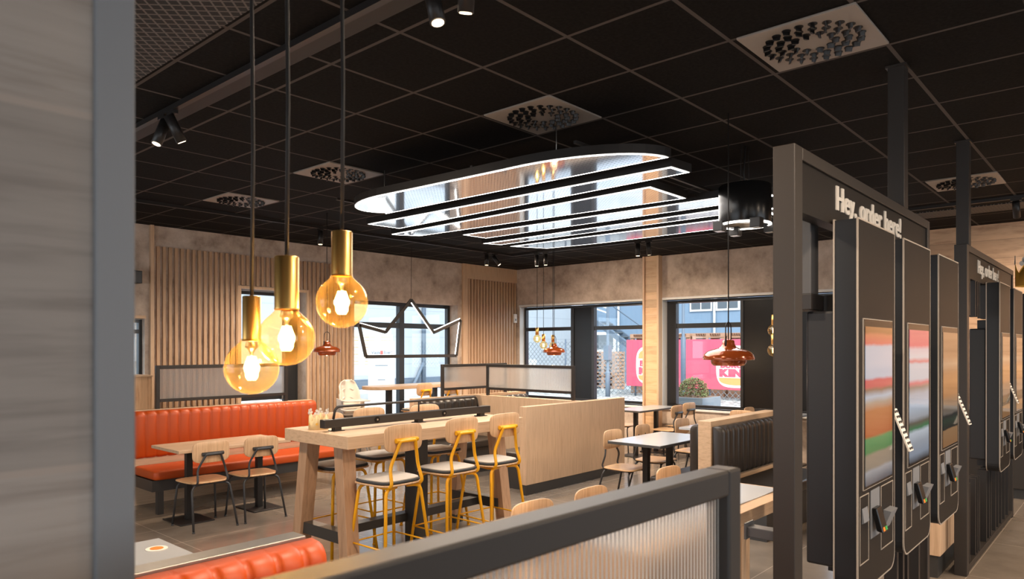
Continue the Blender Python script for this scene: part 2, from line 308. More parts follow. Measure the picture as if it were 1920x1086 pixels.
# ------------------------------------------------------------------ mesh builder
class MB:
    def __init__(s): s.v = []; s.f = []; s.sm = []
    def add(s, vs, fs, smooth=False):
        o = len(s.v); s.v += [tuple(v) for v in vs]; s.f += [tuple(i+o for i in f) for f in fs]; s.sm += [smooth]*len(fs); return s
    def box(s, x0, y0, z0, x1, y1, z1):
        v = [(x, y, z) for x in (x0, x1) for y in (y0, y1) for z in (z0, z1)]
        return s.add(v, [(0, 1, 3, 2), (4, 6, 7, 5), (0, 4, 5, 1), (2, 3, 7, 6), (0, 2, 6, 4), (1, 5, 7, 3)])
    def hexa(s, b, t):      # two quads (4 points each)
        return s.add(list(b)+list(t), [(3, 2, 1, 0), (4, 5, 6, 7), (0, 1, 5, 4), (1, 2, 6, 5), (2, 3, 7, 6), (3, 0, 4, 7)])
    def bar(s, p0, p1, w, h, up=(0, 0, 1)):
        p0, p1 = Vector(p0), Vector(p1); d = (p1-p0).normalized(); u = Vector(up)
        if abs(d.dot(u)) > .95: u = Vector((1, 0, 0))
        a = d.cross(u).normalized(); b = a.cross(d).normalized()
        q = [(-w/2, -h/2), (w/2, -h/2), (w/2, h/2), (-w/2, h/2)]
        return s.hexa([p0+a*i+b*j for i, j in q], [p1+a*i+b*j for i, j in q])
    def tube(s, pts, r, n=8, closed=False):
        pts = [Vector(p) for p in pts]; m_ = len(pts); rings = []
        t0 = (pts[1]-pts[0]).normalized(); u = Vector((0, 0, 1))
        if abs(t0.dot(u)) > .9: u = Vector((1, 0, 0))
        a = t0.cross(u).normalized()
        for i, p in enumerate(pts):
            if closed: t = (pts[(i+1) % m_]-pts[i-1]).normalized()
            elif i == 0: t = t0
            elif i == m_-1: t = (pts[i]-pts[i-1]).normalized()
            else: t = ((pts[i+1]-p).normalized()+(p-pts[i-1]).normalized()).normalized()
            a = (a-t*a.dot(t)).normalized(); b = t.cross(a)
            rr = r[i] if isinstance(r, (list, tuple)) else r
            rings.append([p+(a*math.cos(2*PI*k/n)+b*math.sin(2*PI*k/n))*rr for k in range(n)])
        v = [q for ring in rings for q in ring]; f = []
        for i in range(m_ if closed else m_-1):
            j = (i+1) % m_
            for k in range(n): f.append((i*n+k, i*n+(k+1) % n, j*n+(k+1) % n, j*n+k))
        s.add(v, f, True)
        if not closed:
            o = len(s.v)-len(v)
            s.f += [tuple(o+k for k in range(n))[::-1], tuple(o+(m_-1)*n+k for k in range(n))]; s.sm += [False, False]
        return s
    def cyl(s, p0, p1, r, n=16): return s.tube([p0, p1], r, n)
    def lathe(s, prof, c=(0, 0, 0), n=32):
        v = []; f = []
        for r, z in prof:
            for k in range(n): v.append((c[0]+r*math.cos(2*PI*k/n), c[1]+r*math.sin(2*PI*k/n), c[2]+z))
        for i in range(len(prof)-1):
            for k in range(n): f.append((i*n+k, i*n+(k+1) % n, (i+1)*n+(k+1) % n, (i+1)*n+k))
        return s.add(v, f, True)
    def prism(s, poly, a0, a1, axis=2, smooth=False):
        def pt(p, a):
            return (p[0], p[1], a) if axis == 2 else ((p[0], a, p[1]) if axis == 1 else (a, p[0], p[1]))
        n = len(poly); v = [pt(p, a0) for p in poly]+[pt(p, a1) for p in poly]
        f = [tuple(range(n))[::-1], tuple(range(n, 2*n))]
        s.add(v, f); o = len(s.v)-2*n
        for k in range(n): s.f.append((o+k, o+(k+1) % n, o+n+(k+1) % n, o+n+k)); s.sm.append(smooth)
        return s
    def build(s, name, mt, parent=None, bevel=0, loc=None):
        me = bpy.data.meshes.new(name); me.from_pydata(s.v, [], s.f)
        me.materials.append(MATS[mt] if isinstance(mt, str) else mt)
        me.polygons.foreach_set('use_smooth', s.sm); me.update()
        import bmesh
        bm = bmesh.new(); bm.from_mesh(me); bmesh.ops.recalc_face_normals(bm, faces=bm.faces); bm.to_mesh(me); bm.free()
        o = bpy.data.objects.new(name, me); COL.objects.link(o)
        if parent: o.parent = parent
        if loc: o.location = loc
        if bevel:
            b = o.modifiers.new('bevel', 'BEVEL'); b.width = bevel; b.segments = 2; b.limit_method = 'ANGLE'; b.angle_limit = R_(40)
        return o
def rrect(w, h, r, n=6, cx=0, cy=0):
    out = []
    for sx, sy, a0 in ((1, 1, 0), (-1, 1, 90), (-1, -1, 180), (1, -1, 270)):
        for k in range(n+1):
            a = R_(a0+90*k/n); out.append((cx+sx*(w/2-r)+r*math.cos(a), cy+sy*(h/2-r)+r*math.sin(a)))
    return out
def arc(pts, r, n=5):           # round the corners of a polyline
    pts = [Vector(p) for p in pts]; out = [pts[0]]
    for i in range(1, len(pts)-1):
        a, b, c = pts[i-1], pts[i], pts[i+1]; d1 = (a-b); d2 = (c-b)
        rr = min(r, d1.length*.45, d2.length*.45); p = b+d1.normalized()*rr; q = b+d2.normalized()*rr
        for k in range(n+1):
            t = k/n; out.append(p*(1-t)**2+b*2*t*(1-t)+q*t*t)
    out.append(pts[-1]); return out
def tag(o, label=None, cat=None, group=None, kind=None):
    if label: o['label'] = label
    if cat: o['category'] = cat
    if group: o['group'] = group
    if kind: o['kind'] = kind
    return o
def thing(name, label, cat, loc=(0, 0, 0), rz=0, group=None):
    o = bpy.data.objects.new(name, None); COL.objects.link(o); o.location = loc; o.rotation_euler = (0, 0, rz)
    o.empty_display_size = .1
    return tag(o, label, cat, group)
def struct(name, mb, mt, bevel=0, label=None):
    o = mb.build(name, mt, None, bevel); o['kind'] = 'structure'
    if label: o['label'] = label
    return o
def copy_tree(o, parent=None):
    c = o.copy(); COL.objects.link(c); c.parent = parent
    for ch in list(o.children): copy_tree(ch, c)
    return c
def place(proto, used, loc, rz, label, group=None):
    o = copy_tree(proto) if used[0] else proto
    used[0] = True; o.location = loc; o.rotation_euler = (0, 0, rz); o['label'] = label
    if group: o['group'] = group
    return o
_font = bpy.data.fonts.load('<builtin>') if False else None
def text_mesh(name, txt, size, mt, parent, loc, rot, depth=.004, bold=.012, xs=1.0, align='LEFT', copies=1, step=0, space=1.0):
    cu = bpy.data.curves.new(name, 'FONT'); cu.body = txt; cu.size = size; cu.extrude = depth; cu.offset = bold*size; cu.align_x = align; cu.space_character = space
    t = bpy.data.objects.new(name+'_src', cu); COL.objects.link(t)
    me = bpy.data.meshes.new_from_object(t.evaluated_get(bpy.context.evaluated_depsgraph_get()))
    bpy.data.objects.remove(t); bpy.data.curves.remove(cu)
    if copies > 1:      # a heavier face: the same letters side by side
        vs_ = [tuple(v.co) for v in me.vertices]; fs_ = [tuple(q.vertices) for q in me.polygons]; n_ = len(vs_); V = []; F = []
        for k in range(copies):
            V += [(x+(k-(copies-1)/2)*step, y, z+k*.0007) for x, y, z in vs_]; F += [tuple(i+n_*k for i in f) for f in fs_]
        me = bpy.data.meshes.new(name); me.from_pydata(V, [], F); me.update()
    me.materials.clear(); me.materials.append(MATS[mt])
    o = bpy.data.objects.new(name, me); COL.objects.link(o); o.parent = parent
    o.location = loc; o.rotation_euler = rot; o.scale = (xs, 1, 1); return o

# ================================================================== THE ROOM
HC = 3.33; YW = 9.65; XW = 10.95
X0, Y0 = -3.0, -5.0
def floor_slab(): return MB().box(X0-.2, Y0-.2, -.12, XW+.4, YW+.4, 0)
struct('floor', floor_slab(), 'floor_tile')
struct('ceiling', MB().box(X0-.2, Y0-.2, HC, XW+.4, YW+.4, HC+.15), 'ceiling_tile')
# left wall (plane Y=9.65) with three openings
wl = MB(); ops = [(2.35, 3.69, .3, 2.11), (4.99, 6.05, 0, 2.58), (6.95, 9.29, .32, 2.53)]
x = X0
for a, b, z0, z1 in ops:
    wl.box(x, YW, 0, a, YW+.34, HC); wl.box(a, YW, z1, b, YW+.34, HC)
    if z0: wl.box(a, YW, 0, b, YW+.34, z0)
    x = b
wl.box(x, YW, 0, XW+.3, YW+.34, HC)
struct('wall_left', wl, 'concrete')
# right wall (plane X=10.95)
wr = MB(); ops = [(2.6, 6.30, .70, 2.56), (6.56, 9.55, .70, 2.56)]
y = 2.35
for a, b, z0, z1 in ops:
    wr.box(XW, y, 0, XW+.24, a, HC); wr.box(XW, a, z1, XW+.24, b, HC); wr.box(XW, a, 0, XW+.24, b, z0); y = b
wr.box(XW, y, 0, XW+.24, YW, HC)
struct('wall_right', wr, 'concrete')
struct('wall_right_planked', MB().box(XW, Y0, 0, XW+.24, 2.35, HC), 'plank_wall')
# rear walls, unseen, with window openings added to let sky light in
wb = MB(); a0 = X0
for a, b in ((-1.5, 2.5), (4.2, 9.2)):
    wb.box(a0, Y0-.2, 0, a, Y0, HC); wb.box(a, Y0-.2, 2.6, b, Y0, HC); wb.box(a, Y0-.2, 0, b, Y0, .5); a0 = b
wb.box(a0, Y0-.2, 0, XW, Y0, HC)
struct('wall_back', wb, 'concrete')
wf = MB(); b0 = Y0
for a, b in ((-3.5, 0.5), (2.6, 8.4)):
    wf.box(X0-.2, b0, 0, X0, a, HC); wf.box(X0-.2, a, 2.6, X0, b, HC); wf.box(X0-.2, a, 0, X0, b, .5); b0 = b
wf.box(X0-.2, b0, 0, X0, YW, HC)
struct('wall_front', wf, 'concrete')
# trims
struct('trim_1', MB().box(3.745, YW-.05, 0, 3.79, YW, HC), 'oak', .002, 'oak post at the left end of the wall slats')
sl = MB(); x = 3.83
while x < 6.90:
    cuts = [(0, 3.06)] if (x < 4.94 or x > 6.07) else [(2.63, 3.06)]
    for z0, z1 in cuts: sl.box(x, YW-.032, z0, x+.038, YW, z1)
    x += .0775
struct('trim_2', sl, 'slat_wood', 0, 'vertical timber slats on the left wall')
struct('trim_3', MB().box(4.93, YW-.04, 0, 4.985, YW, 2.62).box(6.05, YW-.04, 0, 6.085, YW, 2.62).box(4.985, YW-.04, 2.58, 6.05, YW, 2.62), 'oak', .002, 'oak lining round the glazed door')
c = MB().box(9.40, YW-.04, 0, 9.53, YW, HC).box(9.53, YW-.03, 3.055, XW, YW, HC)
struct('trim_4', c, 'oak', .002, 'oak board framing the corner slats')
sl = MB(); x = 9.545
while x < XW-.05: sl.box(x, YW-.035, 0, x+.046, YW, 3.05); x += .083
struct('trim_5', sl, 'slat_wood', 0, 'vertical timber slats in the far corner')
struct('trim_6', MB().box(XW-.10, 6.29, 0, XW, 6.54, HC), 'knotty', 0, 'knotty pine pillar between the two right windows')
struct('trim_7', MB().box(XW-.13, 6.54, 0, XW, 6.575, HC).box(XW-.13, 6.255, 0, XW, 6.29, HC), 'oak', .002, 'oak edge boards of the pillar')
struct('trim_8', MB().box(XW-.02, 2.6, 2.56, XW+.2, 6.25, 2.60).box(XW-.02, 6.575, 2.56, XW+.2, 9.55, 2.60), 'white_paint', .002, 'pale lining along the right window heads')
struct('trim_9', MB().box(XW-.03, 2.6, .665, XW+.2, 6.25, .70).box(XW-.03, 6.575, .665, XW+.2, 9.55, .70), 'white_paint', .002, 'white sill under the right windows')
struct('trim_10', MB().box(XW+.0, 9.54, .7, XW+.17, 9.55, 2.56).box(XW-.005, 6.25, .7, XW+.17, 6.258, 2.56), 'white_paint', 0, 'white window reveals on the right wall')
struct('trim_11', MB().box(2.35, YW-.02, 2.11, 3.70, YW+.1, 2.15), 'oak_x', .002, 'oak head over the far left window')

def window(name, mk, glass, label, dark=None):
    f = mk.build(name, 'window_black', None, .003); f['kind'] = 'structure'; f['label'] = label
    for k, g in enumerate(glass): g.build('window_pane', 'window_glass', f)
    if dark: dark.build('dark_panel', 'black_gloss', f)
    return f
# big window, left wall (glass plane Y=9.95)
Yg = 9.90
mk = MB(); gl = []
def fr_x(mk, xa, xb, za, zb, w=.06): # frame in plane Y
    mk.box(xa, Yg-.04, za, xa+w, Yg+.04, zb).box(xb-w, Yg-.04, za, xb, Yg+.04, zb).box(xa+w, Yg-.04, za, xb-w, Yg+.04, za+w).box(xa+w, Yg-.04, zb-w, xb-w, Yg+.04, zb)
fr_x(mk, 6.96, 9.29, .33, 2.53)
mk.box(8.06, Yg-.05, .39, 8.17, Yg+.05, 2.47).box(7.02, Yg-.045, 2.08, 8.06, Yg+.045, 2.17).box(8.17, Yg-.045, 2.08, 9.23, Yg+.045, 2.17)
gl = [MB().box(7.02, Yg-.004, .39, 8.06, Yg+.004, 2.08), MB().box(8.17, Yg-.004, .39, 9.23, Yg+.004, 2.08), MB().box(7.02, Yg-.004, 2.17, 8.06, Yg+.004, 2.47), MB().box(8.17, Yg-.004, 2.17, 9.23, Yg+.004, 2.47)]
window('window_1', mk, gl, 'black framed four pane window in the left wall')
Yg = 9.78
mk = MB(); fr_x(mk, 2.36, 3.69, .31, 2.10, .04); mk.box(2.40, Yg-.04, 1.92, 3.65, Yg+.04, 1.97)
window('window_2', mk, [MB().box(2.40, Yg-.004, .35, 3.65, Yg+.004, 1.92), MB().box(2.40, Yg-.004, 1.97, 3.65, Yg+.004, 2.06)], 'narrow window at the left beside the grey post')
Yg = 9.90
mk = MB(); fr_x(mk, 5.0, 6.04, .02, 2.57, .05); mk.box(5.82, Yg-.05, .07, 5.99, Yg+.05, 2.52).box(5.05, Yg-.04, .95, 5.82, Yg+.04, 1.02)
d = window('door_1', mk, [MB().box(5.05, Yg-.004, .07, 5.82, Yg+.004, .95), MB().box(5.05, Yg-.004, 1.02, 5.82, Yg+.004, 2.52)], 'black framed glazed door behind the globe lamps')
MB().tube(arc([(5.74, Yg-.04, .95), (5.74, Yg-.10, .95), (5.74, Yg-.10, 1.35), (5.74, Yg-.04, 1.35)], .03), .012).build('door_handle', 'steel', d)
# right windows (glass plane X=11.12)
Xg = 11.13
def fr_y(mk, ya, yb, za, zb, w=.05):
    mk.box(Xg-.04, ya, za, Xg+.04, ya+w, zb).box(Xg-.04, yb-w, za, Xg+.04, yb, zb).box(Xg-.04, ya+w, za, Xg+.04, yb-w, za+w).box(Xg-.04, ya+w, zb-w, Xg+.04, yb-w, zb)
mk = MB(); fr_y(mk, 6.57, 9.54, .71, 2.55)
mk.box(Xg-.05, 8.27, .76, Xg+.05, 8.34, 2.50).box(Xg-.05, 7.79, .76, Xg+.05, 7.85, 2.50)
mk.box(Xg-.04, 8.34, 2.07, Xg+.04, 9.49, 2.14).box(Xg-.04, 6.62, 2.07, Xg+.04, 7.79, 2.14)
gl = [MB().box(Xg-.004, a, z0, Xg+.004, b, z1) for a, b in ((8.34, 9.49), (6.62, 7.79)) for z0, z1 in ((.76, 2.07), (2.14, 2.50))]
window('window_3', mk, gl, 'black framed window left of the pine pillar', MB().box(Xg-.03, 7.85, .76, Xg+.03, 8.27, 2.50))
mk = MB(); fr_y(mk, 2.61, 6.24, .71, 2.55)
mk.box(Xg-.05, 6.06, .76, Xg+.05, 6.19, 2.50).box(Xg-.05, 4.85, .76, Xg+.05, 4.90, 2.50).box(Xg-.05, 3.52, .76, Xg+.05, 3.58, 2.50)
mk.box(Xg-.04, 4.90, 2.07, Xg+.04, 6.06, 2.15).box(Xg-.04, 2.66, 2.07, Xg+.04, 3.52, 2.15)
gl = [MB().box(Xg-.004, a, z0, Xg+.004, b, z1) for a, b in ((4.90, 6.06), (2.66, 3.52)) for z0, z1 in ((.76, 2.07), (2.15, 2.50))]
window('window_4', mk, gl, 'black framed window right of the pine pillar', MB().box(Xg-.03, 3.58, .76, Xg+.03, 4.85, 2.50))

# call point and speaker on the walls
t = thing('wall_control_box', 'small pale control box on the corner wall slats', 'control box', (10.86, YW-.035, 2.33))
MB().box(-.045, -.04, -.09, .045, 0, .09).build('box_body', 'paper_white', t, .004)
MB().box(-.02, -.045, -.05, .02, -.038, -.01).build('window', 'trim_grey', t)
t = thing('wall_speaker', 'small black speaker high on the concrete beside the grey post', 'speaker', (3.48, YW, 2.62))
MB().box(-.10, -.16, -.07, .12, 0, .09).build('speaker_body', 'black_gloss', t, .006)
MB().box(-.09, -.165, -.06, .11, -.16, .08).build('speaker_grille', 'kick_black', t)

# ---- foreground timber screen post
t = thing('timber_screen', 'blurred tall timber panel with grey edge trim close on the left', 'panel', (0, .9, 0))
MB().box(-.9, .0, 0, .288, .09, HC).build('board', 'grey_plank', t)
MB().box(.288, -.006, 0, .332, .096, HC).build('metal_trim', 'trim_grey', t, .003)

# ================================================================== CEILING FITTINGS
def vent(x, y, label):
    t = thing('ceiling_vent', label, 'ceiling vent', (x+.291, y+.291, HC), 0, 'square ceiling vents')
    MB().box(-.287, -.287, -.012, .287, .287, .0).build('face_plate', 'vent_metal', t, .003)
    b = MB()
    random.seed(3)
    for ring, (r, k) in enumerate(((.105, 10), (.165, 16), (.225, 22))):
        for i in range(k):
            a = 2*PI*i/k+ring*.3; c, s = math.cos(a), math.sin(a)
            cx, cy = r*c, r*s; w = .021
            # little scoop: dark throat and a raised hood
            b.tube([(cx, cy, -.0125), (cx, cy, -.014)], .023, 10)
            a2 = a+1.1; u = (math.cos(a2), math.sin(a2)); q = (-u[1], u[0])
            pts = []
            for j in range(7):
                an = PI*j/6; pts.append((cx+q[0]*w*math.cos(an)-u[0]*w*math.sin(an)*.7, cy+q[1]*w*math.cos(an)-u[1]*w*math.sin(an)*.7))
            lo = [(p[0], p[1], -.012) for p in pts]; hi = [(cx+(p[0]-cx)*.8+u[0]*.004, cy+(p[1]-cy)*.8+u[1]*.004, -.034) for p in pts]
            MB().add(lo+hi, [(j, j+1, 8+j, 7+j) for j in range(6)]+[tuple(range(7, 14))]).build('nozzle', 'black_metal', t)
    b.build('air_openings', 'cord_black', t)['kind'] = 'stuff'
    return t
v0 = vent(3.48, .985, 'largest square ceiling vent, nearest, at the top right')
for (x, y), lab in zip(((3.48, 2.785), (3.48, 5.185), (3.48, 6.985), (7.68, .985), (7.68, 2.785)),
        ('dim square ceiling vent just above the burger shaped light', 'square ceiling vent up behind the right globe lamp cord', 'small far square ceiling vent behind the middle globe lamp cords',
         'warm lit square ceiling vent behind the kiosk ceiling posts', 'square ceiling vent half hidden behind the black drum lamp')):
    c = copy_tree(v0); c.location = (x+.291, y+.291, HC); c['label'] = lab

g = MB()
for k in range(1): g.box(X0, 2.185, HC-.012, 1.66, 8.4, HC-.001)
tag(g.build('mesh_ceiling_panel', 'mesh_grille'), 'dark wire mesh ceiling panel at the top left', 'ceiling panel')
tag(MB().box(9.43, .0, HC-.012, 9.88, 2.30, HC-.001).build('mesh_ceiling_panel', 'mesh_grille'), 'dark wire mesh ceiling panel above the right planked wall', 'ceiling panel')

tr = thing('lighting_track', 'long black lighting track running round the dark ceiling', 'lighting track', (2.0, 8.06, HC))
MB().box(-.018, -12.5, -.035, .018, .018, 0).build('track_rail', 'black_metal', tr)
MB().box(.018, -.018, -.035, 7.075, .018, 0).build('track_rail', 'black_metal', tr)
MB().box(7.04, -12.0, -.035, 7.075, -.018, 0).build('track_rail', 'black_metal', tr)
MB().box(.02, -12.5, -.006, .15, .0, -.001).build('gap_shade_strip', 'cord_black', tr)  # flat black strip, the dark of a recess put into its colour

spot_n = [0]
def spot(x, y, tilt_dir, tilt, label, watts=42, size=120, group='black track spotlights'):
    t = thing('track_spotlight', label, 'spotlight', (x, y, HC-.035), 0, group)
    MB().box(-.018, -.05, -.022, .018, .05, 0).build('adapter', 'black_metal', t, .002)
    MB().cyl((0, 0, -.02), (0, 0, -.075), .008, 8).build('stem', 'black_metal', t)
    d = Vector((math.cos(tilt_dir)*math.sin(tilt), math.sin(tilt_dir)*math.sin(tilt), -math.cos(tilt)))
    c = Vector((0, 0, -.075)); a = c-d*.05; b = c+d*.13
    MB().tube([a, b], .034, 20).build('lamp_barrel', 'black_metal', t)
    f = MB().tube([b+d*.0005, b+d*.003], .026, 20).build('lamp_lens', 'lamp_face', t)
    ld = bpy.data.lights.new('spot', 'SPOT'); ld.energy = watts*3.0; ld.spot_size = R_(size); ld.spot_blend = .75; ld.shadow_soft_size = .05; ld.color = (1, .79, .59)
    lo = bpy.data.objects.new('spot_light', ld); COL.objects.link(lo); lo.parent = t; lo.location = b+d*.02
    lo.rotation_euler = d.to_track_quat('-Z', 'Y').to_euler()
    return t
spot(2.0, 4.92, PI, .35, 'black track spotlight at upper left, lit and aimed at the wall', 38, 150)
spot(2.0, 4.78, 0, .5, 'black track spotlight tilted right, beside the lit one at upper left', 38, 150)
spot(2.0, 2.23, -1.5, .25, 'lit black track spotlight cut by the top picture edge', 38, 150)
spot(2.0, 2.02, 1.0, .3, 'black track fixture just inside the top picture edge, right of the lit spotlight', 38, 150)
spot(5.27, 8.06, 0, .0, 'small spotlight left of the right globe lamp socket', 56, 158)
spot(5.52, 8.06, 0, .0, 'small spotlight half hidden behind the right globe lamp socket', 56, 158)
spot(8.42, 8.06, 0, .0, 'straight spotlight above the oak corner board', 56, 158)
spot(8.62, 8.06, -.9, .6, 'tilted spotlight above the oak corner board', 56, 158)
spot(9.057, 7.52, 0, .0, 'left one of two straight spotlights near the track corner', 56, 158)
spot(9.057, 7.33, 0, .0, 'right one of two straight spotlights near the track corner', 56, 158)
spot(9.057, 5.58, 0, .0, 'straight spotlight left of the pine pillar top', 56, 158)
spot(9.057, 1.0, 0, .6, 'added spotlight warming the planked wall, hidden by the kiosk frames', 60, 130)  # this one and the next are added to brighten the planked wall
spot(9.057, -.6, 0, .6, 'added spotlight warming the planked wall, beyond the right picture edge', 60, 130)
spot(9.057, 5.40, .3, .25, 'tilted spotlight above the pine pillar top', 56, 158)
for y, l in ((0.3, 'first'), (-1.6, 'second')): spot(2.0, y, 1.2, .4, 'unseen fill spotlight added behind the photographer, the %s of two' % l, 38, 150)  # two unseen lamps added to light the room from behind the camera

tr = thing('lighting_track', 'unseen added track for the fill spotlights facing the kiosks', 'lighting track', (2.6, -1.3, HC))  # out of view, added to carry fill light for kiosks and floor
MB().box(0, -.018, -.035, 8.0, .018, 0).build('track_rail', 'black_metal', tr)
for k_ in range(5): spot(3.2+1.7*k_, -1.3, PI/2, .55, 'unseen added fill spotlight facing the kiosks, number %s along its track' % ('one', 'two', 'three', 'four', 'five')[k_], 66, 125)  # added lamps that brighten and warm the kiosk side
# ---- burger shaped ceiling light
bz = 3.0
bl = thing('burger_shaped_ceiling_light', 'large burger shaped ceiling light of six lit mirror strips', 'ceiling light', (3.55, 2.3, bz))
def seg(poly, i):
    p = [(x-3.55, y-2.3) for x, y in poly]
    # inset polygon
    n = len(p); ar = sum(p[k][0]*p[(k+1) % n][1]-p[(k+1) % n][0]*p[k][1] for k in range(n))
    if ar < 0: p = p[::-1]
    def inset(p, d):
        out = []
        for k in range(len(p)):
            a, b, c = Vector(p[k-1]), Vector(p[k]), Vector(p[(k+1) % len(p)])
            e1 = (b-a).normalized(); e2 = (c-b).normalized(); n1 = Vector((-e1.y, e1.x)); n2 = Vector((-e2.y, e2.x))
            m_ = (n1+n2); m_ = m_/max(.25, m_.dot(n1)) if m_.length > 1e-6 else n1
            if m_.length > 2.2: m_ = m_.normalized()*2.2
            out.append(tuple(b+m_*d))
        return out
    p1 = inset(p, .010); p2 = inset(p, .034)
    h = MB(); h.prism(p, .0, .06)
    hous = h.build('light_strip', 'black_metal', bl)
    n = len(p)
    e = MB(); vv = [(a, b, -.002) for a, b in p1]+[(a, b, -.002) for a, b in p2]
    e.add(vv, [(k, (k+1) % n, n+(k+1) % n, n+k) for k in range(n)]); e.build('glowing_edge', 'led', hous)
    q = MB(); q.prism(p2, -.004, -.001); q.build('mirror_panel', 'panel_mirror', hous)
def ell(cx, cy, rx, ry, a0, a1, n=14): return [(cx+rx*math.cos(R_(a0+(a1-a0)*k/n)), cy+ry*math.sin(R_(a0+(a1-a0)*k/n))) for k in range(n+1)]
# bun top: flat side x=4.21, rounded ends
top = [(4.21, 2.34)]+ell(4.21, 3.30, .52, .96, 270, 180, 12)[1:]+[(3.69, 3.4), (3.66, 4.3), (3.64, 4.75)]+ell(4.0, 4.75, .36, .64, 180, 62, 10)[1:]+[(4.21, 5.36)]
seg(top, 0)
seg([(4.42, 2.45), (4.67, 2.43), (4.83, 5.90), (4.42, 5.93)], 1)
seg([(4.86, 2.88), (5.46, 2.88), (5.30, 6.12), (5.03, 6.28), (4.99, 6.25)], 2)
seg([(5.60, 2.28), (5.86, 2.28), (5.92, 2.5), (5.92, 5.68), (5.55, 5.70)], 3)
seg([(6.08, 2.60), (6.36, 2.62), (6.42, 5.90), (6.18, 6.0)], 4)
seg([(6.56, 3.0), (6.98, 3.0), (7.10, 3.3), (7.12, 4.9), (7.05, 5.68), (6.58, 5.92)], 5)
c = MB()
for x, y in ((4.0, 5.1), (3.95, 3.1), (5.2, 5.9), (5.2, 3.2), (6.9, 5.3), (6.9, 3.3)):
    c.cyl((x-3.55, y-2.3, .06), (x-3.55, y-2.3, HC-bz), .0035, 6).cyl((x-3.55, y-2.3, .06), (x-3.55, y-2.3, .10), .012, 8)
c.build('suspension_wires', 'steel', bl)
c = MB()
for y in (2.75, 3.7, 4.6, 5.4): c.box(.15, y-2.3-.012, .06, 3.4, y-2.3+.012, .08)
c.build('cross_rails', 'black_metal', bl)
ld = bpy.data.lights.new('burger_glow', 'AREA'); ld.shape = 'RECTANGLE'; ld.size = 3.2; ld.size_y = 3.2; ld.energy = 150; ld.color = (1, .93, .86)
lo = bpy.data.objects.new('burger_glow', ld); COL.objects.link(lo); lo.parent = bl; lo.location = (1.8, 1.9, -.02)

# ---- black drum lamp with four spot boxes
t = thing('drum_lamp', 'black drum ceiling lamp with four small spot boxes and lit rim', 'lamp', (4.80, 2.10, HC))
t.location = (5.42, 2.36, 0)
MB().lathe([(0, 3.02), (.19, 3.02), (.2, 3.01), (.2, 2.72), (.195, 2.71), (.17, 2.71)], n=40).build('drum_body', 'black_gloss', t)
MB().lathe([(.20, 2.716), (.203, 2.706), (.185, 2.700), (.178, 2.706)], n=40).build('lit_rim', 'led_soft', t)
MB().lathe([(0, 2.725), (.178, 2.725), (.178, 2.712)], n=40).build('diffuser', 'silver', t)
MB().tube([(.0, 0, 3.02), (.0, .01, 3.12), (.012, 0, HC)], .008, 8).tube([(.08, .0, 3.02), (.07, 0, HC)], .003, 6).tube([(-.08, .0, 3.02), (-.07, 0, HC)], .003, 6).build('cord', 'cord_black', t)
for ax, ay in ((-.14, -.155), (-.15, .14), (.15, .145), (.16, -.14)):
    b = MB().box(ax-.04, ay-.04, 2.655, ax+.04, ay+.04, 2.73).build('spot_box', 'black_metal', t, .004)
    MB().box(ax-.03, ay-.03, 2.652, ax+.03, ay+.03, 2.6549).build('spot_lens', 'silver', b)
t = thing('rectangular_ceiling_light', 'small lit rectangular ceiling light behind the near kiosk post', 'ceiling light', (6.9, 2.55, 3.02))
MB().box(-.45, -.13, 0, .45, .13, .07).build('housing', 'black_metal', t)
MB().box(-.44, -.12, -.004, -.40, .12, 0).box(.40, -.12, -.004, .44, .12, 0).box(-.40, -.12, -.004, .40, -.09, 0).box(-.40, .09, -.004, .40, .12, 0).build('glowing_edge', 'led', t)
MB().cyl((-.3, 0, .07), (-.3, 0, HC-3.02), .003, 6).cyl((.3, 0, .07), (.3, 0, HC-3.02), .003, 6).build('suspension_wires', 'steel', t)
t = thing('smoke_detector', 'white dome smoke detector below the burger shaped light', 'smoke detector', (8.1, 6.37, HC))
MB().lathe([(.055, 0), (.055, -.02), (.035, -.045), (0, -.05)], n=20).build('dome', 'paper_white', t)
MB().lathe([(.075, 0), (.075, -.012), (.05, -.012)], n=20).build('base_ring', 'paper_white', t)

